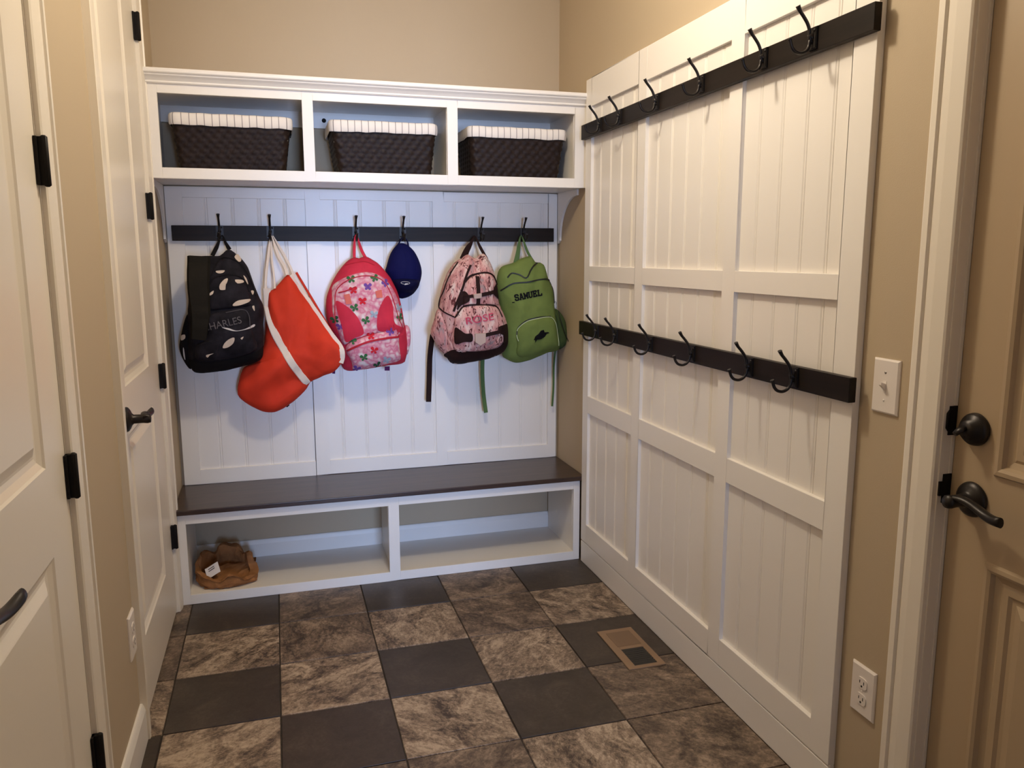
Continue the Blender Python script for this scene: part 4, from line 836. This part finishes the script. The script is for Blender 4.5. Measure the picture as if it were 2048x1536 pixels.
m = MB(); line_on(m, B['band2'], body.front, .022, .001, .002); build('webbing_band', m, M_strapw, t)
for k, y0, y1, w_ in (('s1', -.056, -.10, .011), ('s2', -.050, -.115, .008), ('s3', -.062, -.12, .013), ('s4', -.050, -.09, .011)):
    nn = len(B[k]); m = MB(); hp = loop3(B[k], [y0 + (y1 - y0) * i / (nn - 1) for i in range(nn)]); m.ribbon(hp, pinch(hp, w_), .0018); build('strap', m, M_strapw, t)
m = MB(); m.ribbon(loop3(B['rim'], [-.065, -.070, -.080, -.105, -.140, -.180]), .010, .003); build('back_rim', m, M_red, t)
m = MB(); tri_patch(m, B['tag'], lambda x, z: -.075, 0, 0, 1, False); m.prism([(p[0], p[1]) for p in B['tag']], 'y', -.0745, -.071); build('side_label', m, M_black, t)

# --- pink butterfly backpack
B = BAG['pink']
t = thing('backpack', (-.91, -.1, .87), 'crimson backpack with pink and white butterfly print panels', 'backpack', GB)
body = Puff(B['body'], .085, -.09, .06, wr=.006, seed=21, noisy=.0015)
m = body.mesh(MB()); line_on(m, B['topf'], body.front, .004, .001, .002, 1)
build('body', m, [M_crim, M_crimd], t)
fp = Puff(B['floral'], .016, base=body.front, p=5, q=2.2, wr=.003, seed=22, K=9)
pk = Puff(B['pocket'], .026, base=fp.front, p=4, q=2.2, wr=.004, seed=23, K=9)
A_ = pk.front
def butterfly(mb, c, mi, s=.016, a=0):
    for k, (ang, r) in enumerate(((.75, 1.25), (2.4, 1.25), (3.85, .95), (5.55, .95))):
        an = ang + a; u = (math.cos(an), math.sin(an)); v = (-u[1], u[0])
        pts = [(c[0] + s * r * (u[0] * f + v[0] * g), c[1] + s * r * (u[1] * f + v[1] * g)) for f, g in ((.05, 0), (.45, .34), (.95, .36), (1.1, 0), (.9, -.34), (.45, -.28))]
        tri_patch(mb, pts, A_, .0020, mi, 1, True, .004)
    mb.tube([(c[0] - s * .5 * math.sin(a), A_(c[0], c[1]) - .002, c[1] - s * .5), (c[0], A_(c[0], c[1]) - .003, c[1]), (c[0] + s * .5 * math.sin(a), A_(c[0], c[1]) - .002, c[1] + s * .7)], .0012, 6, mi)
PM = [M_floral, M_green_b, M_purp, M_redp, M_bluep, M_dgreen, M_crimd]
mf = fp.mesh(MB()); mp_ = pk.mesh(MB())
rr_ = random.Random(5)
for key, mi in (('gr', 1), ('pu', 2), ('re', 3), ('bl', 4), ('dg', 5)):
    for c in B[key]:
        mm = mp_ if pk.ratio(*c) < 1.02 else mf
        butterfly(mm, c, mi, .0145, rr_.uniform(-.5, .5))
line_on(mf, B['seam1'], A_, .004, .001, .002, 6); line_on(mf, B['zip1'], A_, .005, .001, .0025, 6)
build('front_panel', mf, PM, t, recalc=False); build('front_pocket', mp_, PM, t, recalc=False)
for k in ('sidel', 'sider'):
    m = MB(); tri_patch(m, B[k], fp.front, .0035, 0, 3); build('side_insert', m, M_crim, t, recalc=False)
m = MB(); line_on(m, B['band'], A_, .009, .001, .003); build('pocket_zipper', m, M_crimd, t)
sp = Puff(B['sidep'], .03, -.085, .03, wr=.002, seed=24, K=6)
build('side_pocket', sp.mesh(MB()), M_floral, t)
for k in ('pull1', 'pull2'):
    m = MB(); tri_patch(m, B[k], A_, .005, 0, 2, False); build('zip_pull', m, M_pull, t, recalc=False)
m = MB(); hp = loop3(B['handle'], (-.09, -.075, -.056, -.052, -.075, -.09)); m.ribbon(hp, pinch(hp, .013), .003); build('haul_loop', m, M_crim, t)
m = MB(); m.prism(B['tab'], 'y', -.10, -.097); build('bottom_tab', m, M_tabp, t)
m = MB(); m.ribbon(loop3(B['tail'], (-.05, -.045, -.05)), .012, .002); build('strap_tail', m, M_tabp, t)

# --- navy cap
B = BAG['cap']
t = thing('baseball_cap', (-.725, -.07, 1.18), 'navy blue baseball cap with a small white emblem on the crown', 'cap', GB)
body = Puff(B['body'], .055, -.052, .028, wr=.004, seed=31, p=2.2, q=1.9)
m = body.mesh(MB())
e = B['emb'][0]
def ell(cx, cz, a, b, rot=0, n=18): return [(cx + a * math.cos(2 * PI * i / n) * math.cos(rot) - b * math.sin(2 * PI * i / n) * math.sin(rot), cz + a * math.cos(2 * PI * i / n) * math.sin(rot) + b * math.sin(2 * PI * i / n) * math.cos(rot)) for i in range(n)]
br = Puff(B['brim'], .030, base=body.front, p=2.6, q=1.8, K=8)
line_on(m, ell(e[0], e[1] + .003, .019, .0055, -.05) + [ell(e[0], e[1] + .003, .019, .0055, -.05)[0]], br.front, .0014, .001, .0012, 1, .004)
tri_patch(m, [(e[0] - .004, e[1] - .006), (e[0] + .012, e[1] - .003), (e[0] + .010, e[1] + .001), (e[0] - .001, e[1] + .001)], br.front, .0022, 1, 1, False)
cxm = body.c[0]
line_on(m, [(e[0], e[1] + .03), (cxm + .002, body.c[1] + .03), (-.728, 1.40)], body.front, .002, .0005, .0008, 0)
line_on(m, [(e[0] - .045, e[1] + .05), (cxm - .04, body.c[1] + .04), (-.740, 1.40)], body.front, .002, .0005, .0008, 0)
line_on(m, [(e[0] + .055, e[1] + .05), (cxm + .042, body.c[1] + .04), (-.722, 1.40)], body.front, .002, .0005, .0008, 0)
build('crown', m, [M_navy, M_printw], t, recalc=True)
build('brim', br.mesh(MB()), M_navyd, t, recalc=False)
m = MB(); hp = smooth_curve([(-.748, -.056, 1.398), (-.737, -.054, 1.425), (-.719, -.0535, 1.4425), (-.704, -.054, 1.425), (-.702, -.056, 1.398)], .005); m.ribbon(hp, pinch(hp, .012), .003); build('adjuster_strap', m, M_navyd, t)

# --- pink camouflage backpack
B = BAG['camo']
t = thing('backpack', (-.42, -.1, .87), 'pink twig camouflage backpack with dark straps, buckles and name', 'backpack', GB)
body = Puff(B['body'], .095, -.150, .12, wr=.010, wf=11, seed=41, noisy=.002)
m = body.mesh(MB())
line_on(m, B['zipl2'], body.front, .006, .001, .003, 1); line_on(m, B['zipl'], body.front, .010, .001, .004, 1)
build('body', m, [M_camo, M_maroon], t)
q1_ = Puff(B['pocket1'], .012, base=body.front, p=5, q=2.2, wr=.003, seed=42, K=8)
q2_ = Puff(B['pocket2'], .020, base=q1_.front, p=4.5, q=2.2, wr=.004, seed=43, K=9)
A_ = q2_.front
build('front_pocket', q1_.mesh(MB()), M_camo, t, recalc=False)
m = q2_.mesh(MB()); q0, qq = B['txt']
bfont_text(m, 'ROSE', q0, qq, .030, A_, .0045, 1, .006)
build('front_pocket', m, [M_camo, M_rose], t, recalc=False)
m = Puff(B['side'], .045, -.150, .05, wr=.005, seed=44, K=8).mesh(MB()); build('side_pocket', m, M_camo, t)
m = MB(); tri_patch(m, B['base'], lambda x, z: min(body.front(x, z), A_(x, z) + .004), .004, 0, 3); build('base_panel', m, M_maroon, t, recalc=False)
for k, w_ in (('arc1', .009), ('arc2', .007)):
    m = MB(); line_on(m, B[k], A_, w_, .001, .003); build('zipper', m, M_maroon, t)
for k, w_ in (('vst', .017), ('h1', .014), ('h1b', .016), ('h2', .016)):
    m = MB(); line_on(m, B[k], A_, w_, .0025, .003); build('compression_strap', m, M_maroon, t)
for k in ('patch0', 'patch1', 'patch2', 'patch3'):
    m = MB(); tri_patch(m, B[k], lambda x, z: min(A_(x, z), body.front(x, z)), .0045, 0, 3, True); build('reinforcing_patch', m, M_maroon, t, recalc=False)
for k in ('buck1', 'buck2'):
    p_ = B[k]; cx_ = sum(p[0] for p in p_) / len(p_); cz_ = sum(p[1] for p in p_) / len(p_); yy = A_(cx_, cz_)
    m = MB().prism(p_, 'y', yy - .012, yy - .002); build('buckle', m, M_tan, t, bevel=.002)
hd = B['handle']
m = MB(); hp = loop3(hd, (-.15, -.11, -.075, -.056, -.052, -.09, -.14)); nn = len(hp)
m.ribbon(hp, pinch(hp, [.034 - .020 * min(1, i / nn * 1.7) for i in range(nn)]), .004); build('haul_loop', m, M_maroon, t)
m = MB(); m.ribbon(loop3(B['tail'], (-.085, -.06, -.04, -.035, -.04)), .024, .002); build('strap_tail', m, M_maroon, t)

# --- green backpack
B = BAG['green']
t = thing('backpack', (-.17, -.09, .88), 'sage green backpack with black block letters and a small black animal emblem', 'backpack', GB)
body = Puff(B['body'], .075, -.085, .06, wr=.011, wf=11, seed=51, noisy=.0015)
m = body.mesh(MB())
q0, q1 = B['txt']
slab_text(m, 'SAMUEL', q0, q1, .030, body.front, .0026, 1)
line_on(m, [(q0[0] - .012, q0[1] - .006), (q0[0] - .002, q0[1] - .004)], body.front, .004, .001, .001, 1)
build('body', m, [M_green, M_ink], t)
pk = Puff(B['pocket'], .018, base=body.front, p=4.5, q=2.2, wr=.003, seed=52, K=8); A_ = pk.front
m = pk.mesh(MB()); tri_patch(m, B['emb'], A_, .002, 1, 2, False); build('front_pocket', m, [M_green, M_ink], t, recalc=False)
m = MB(); line_on(m, B['zip'], body.front, .006, .001, .003); build('zipper', m, M_zip, t)
m = MB(); line_on(m, B['flap'], body.front, .006, .001, .003); build('zipper', m, M_zip, t)
m = MB(); line_on(m, B['pzip'], A_, .0032, .001, .002); build('piping', m, M_zipl, t)
pz = [(x + .001, z + .004) for x, z in B['pzip'][1:6]]
m = MB(); line_on(m, pz, A_, .005, .0008, .0012); build('zipper', m, M_zip, t)
m = Puff(B['side'], .03, -.085, .04, wr=.004, seed=53, K=7).mesh(MB()); build('side_pocket', m, M_greenm, t)
m = MB(); hp = loop3(B['handle'], (-.09, -.075, -.056, -.052, -.075, -.09)); nn = len(hp)
m.ribbon(hp, pinch(hp, [.026 - .014 * min(1, i / nn * 2) for i in range(nn)]), .003); build('haul_loop', m, M_greend, t)
for k, ys, w_ in (('tail1', (-.05, -.035, -.03, -.04), .019), ('tail2', (-.06, -.03, -.028, -.03), .010)):
    m = MB(); m.ribbon(loop3(B[k], ys), w_, .002); build('strap_tail', m, M_greend, t)
m = MB(); m.tube([(x, -.105, z) for x, z in smooth_curve(B['ring'], .003, True)] + [(B['ring'][0][0], -.105, B['ring'][0][1])], .0012, 6); build('key_ring', m, M_ring, t)
m = MB(); m.tube([(x, -.145 + .02 * i / 30, z) for i, (x, z) in enumerate(smooth_curve(B['cord'], .006))], .0018, 6); build('pocket_cord', m, M_zip, t)

# ------------------------------------------------------------------ crumpled brown bag in the bench
t = thing('paper_bag', (-1.53, -.22, .038), 'crumpled brown paper bag with open mouth in the bench cubby', 'bag')
cx, cy = -1.535, -.205
def rim(a):
    c, s = math.cos(a), math.sin(a)
    r = .100 + .020 * max(0, c) ** 2 + .030 * max(0, math.cos(a + .55)) ** 6
    h = .048 + .046 * max(0, math.cos(a - 2.3)) ** 1.2 + .046 * max(0, math.cos(a - .9)) ** 3 - .012 * max(0, -s) + .012 * math.sin(5 * a + 1) + .007 * math.sin(9 * a)
    return r, max(.030, h)
n = 72; rows = []
def crump(x, y, z, a=.011):
    v = Vector((x * 17, y * 17, z * 20 + 4))
    c = noise.cell_vector(v * .8) - Vector((.5, .5, .5))
    return Vector((x, y, z)) + noise.noise_vector(v) * a + noise.noise_vector(v * 2.3) * a * .55
for lev, (fr_, fz) in enumerate(((.15, 0), (.6, 0), (.88, .0), (.97, .08), (1.03, .3), (1.0, .55), (.98, .8), (1.02, 1.0), (.90, 1.06), (.80, 1.0), (.82, .7), (.84, .4), (.78, .14), (.4, .06), (.1, .05))):
    row = []
    for k in range(n):
        a = 2 * PI * k / n; r, h = rim(a)
        x, y, z = cx + r * fr_ * math.cos(a) * 1.0, cy + r * fr_ * math.sin(a) * 1.12, .0395 + h * fz
        v = crump(x, y, z, .004 if fz == 0 else .013)
        v.z = max(v.z, .0392); v.x = max(v.x, -1.644); v.y = min(max(v.y, -.343), -.02)
        if fz == 0: v.z = .0392
        row.append(v)
    rows.append(row)
m = MB().grid(rows, closed=True, smooth=False)
m.add(rows[0], [tuple(range(n))]); m.add(rows[-1], [tuple(range(n))])
build('bag_body', m, M_paper, t)
m = MB(); fl = []
for i in range(9):
    row = []
    for k in range(12):
        u, v = i / 8, k / 11
        x = -1.600 + .195 * v; y = -.300 + .135 * u * (1 - .25 * v) + .075 * v ** 2; z = .041 + .050 * u * (1 - u * .3) + .012 * v
        q = crump(x, y, z, .012); q.z = max(q.z, .0395); q.y = max(q.y, -.338); row.append(q)
    fl.append(row)
m.grid(fl, smooth=False)
o = build('torn_flap', m, M_paper, t)
sd = o.modifiers.new('th', 'SOLIDIFY'); sd.thickness = .0015
m = MB()
c0 = Vector((-1.565, -.262, .098)); ux = Vector((.80, .18, .30)).normalized(); uy = Vector((-.25, .62, .74)).normalized(); un = ux.cross(uy)
def TP(a, b, off=0, bend=.006): return c0 + ux * a + uy * b + un * (bend * math.sin(a * 60) + off)
rows = [[TP(-.028 + .056 * k / 8, -.02 + .045 * i / 4) for k in range(9)] for i in range(5)]
m.grid(rows, 0, smooth=True)
for bb in (.006, .014):
    m.grid([[TP(-.016 + .026 * k / 4, bb + .0028 * i, .0008) for k in range(5)] for i in range(2)], 1)
    m.grid([[TP(-.016 + .026 * k / 4, bb + .0028 * i, -.0008) for k in range(5)] for i in range(2)], 1)
build('receipt_slip', m, [M_tag, M_ink], t, recalc=False)['label'] = 'white slip with two dark lines'

# ------------------------------------------------------------------ light
W = bpy.data.worlds.new('world'); S.world = W; W.use_nodes = True
W.node_tree.nodes['Background'].inputs[0].default_value = (.55, .68, 1, 1); W.node_tree.nodes['Background'].inputs[1].default_value = .25
def light(name, typ, loc, power, col, **k):
    l = bpy.data.lights.new(name, typ); l.energy = power; l.color = col
    for a, b in k.items(): setattr(l, a, b)
    o = bpy.data.objects.new(name, l); COL.objects.link(o); o.location = loc
    return o
light('ceiling_lamp', 'POINT', (-.78, -1.555, 2.47), 36, (1, .86, .67), shadow_soft_size=.075)
wl = light('window_daylight', 'AREA', ((WX0 + WX1) / 2, YF - .10, (WZ0 + WZ1) / 2), 112, (.42, .60, 1), shape='RECTANGLE', size=WX1 - WX0, size_y=WZ1 - WZ0, spread=1.6)
wl.rotation_euler = (PI / 2, 0, 0)

# ------------------------------------------------------------------ camera
cd = bpy.data.cameras.new('camera'); cam = bpy.data.objects.new('camera', cd); COL.objects.link(cam); S.camera = cam
cd.sensor_fit = 'HORIZONTAL'; cd.sensor_width = 36; cd.lens = 36 * 1578.756 / 2048; cd.clip_start = .02
yaw, pit, rol = -.289569, .161224, -.002235
r = Vector((math.cos(yaw), math.sin(yaw), 0)); f = Vector((-math.sin(yaw) * math.cos(pit), math.cos(yaw) * math.cos(pit), -math.sin(pit))); u = r.cross(f)
r2 = math.cos(rol) * r + math.sin(rol) * u; u2 = -math.sin(rol) * r + math.cos(rol) * u
M = Matrix((r2, u2, -f)).transposed().to_4x4(); M.translation = (-1.26684, -3.53485, 1.36293)
cam.matrix_world = M

S.view_settings.view_transform = 'Standard'; S.view_settings.look = 'None'; S.view_settings.gamma = 1; S.view_settings.use_curve_mapping = False
S.view_settings.exposure = 0.0
S.cycles.use_denoising = True
S.cycles.max_bounces = 10; S.cycles.diffuse_bounces = 6
S.cycles.sample_clamp_indirect = 4
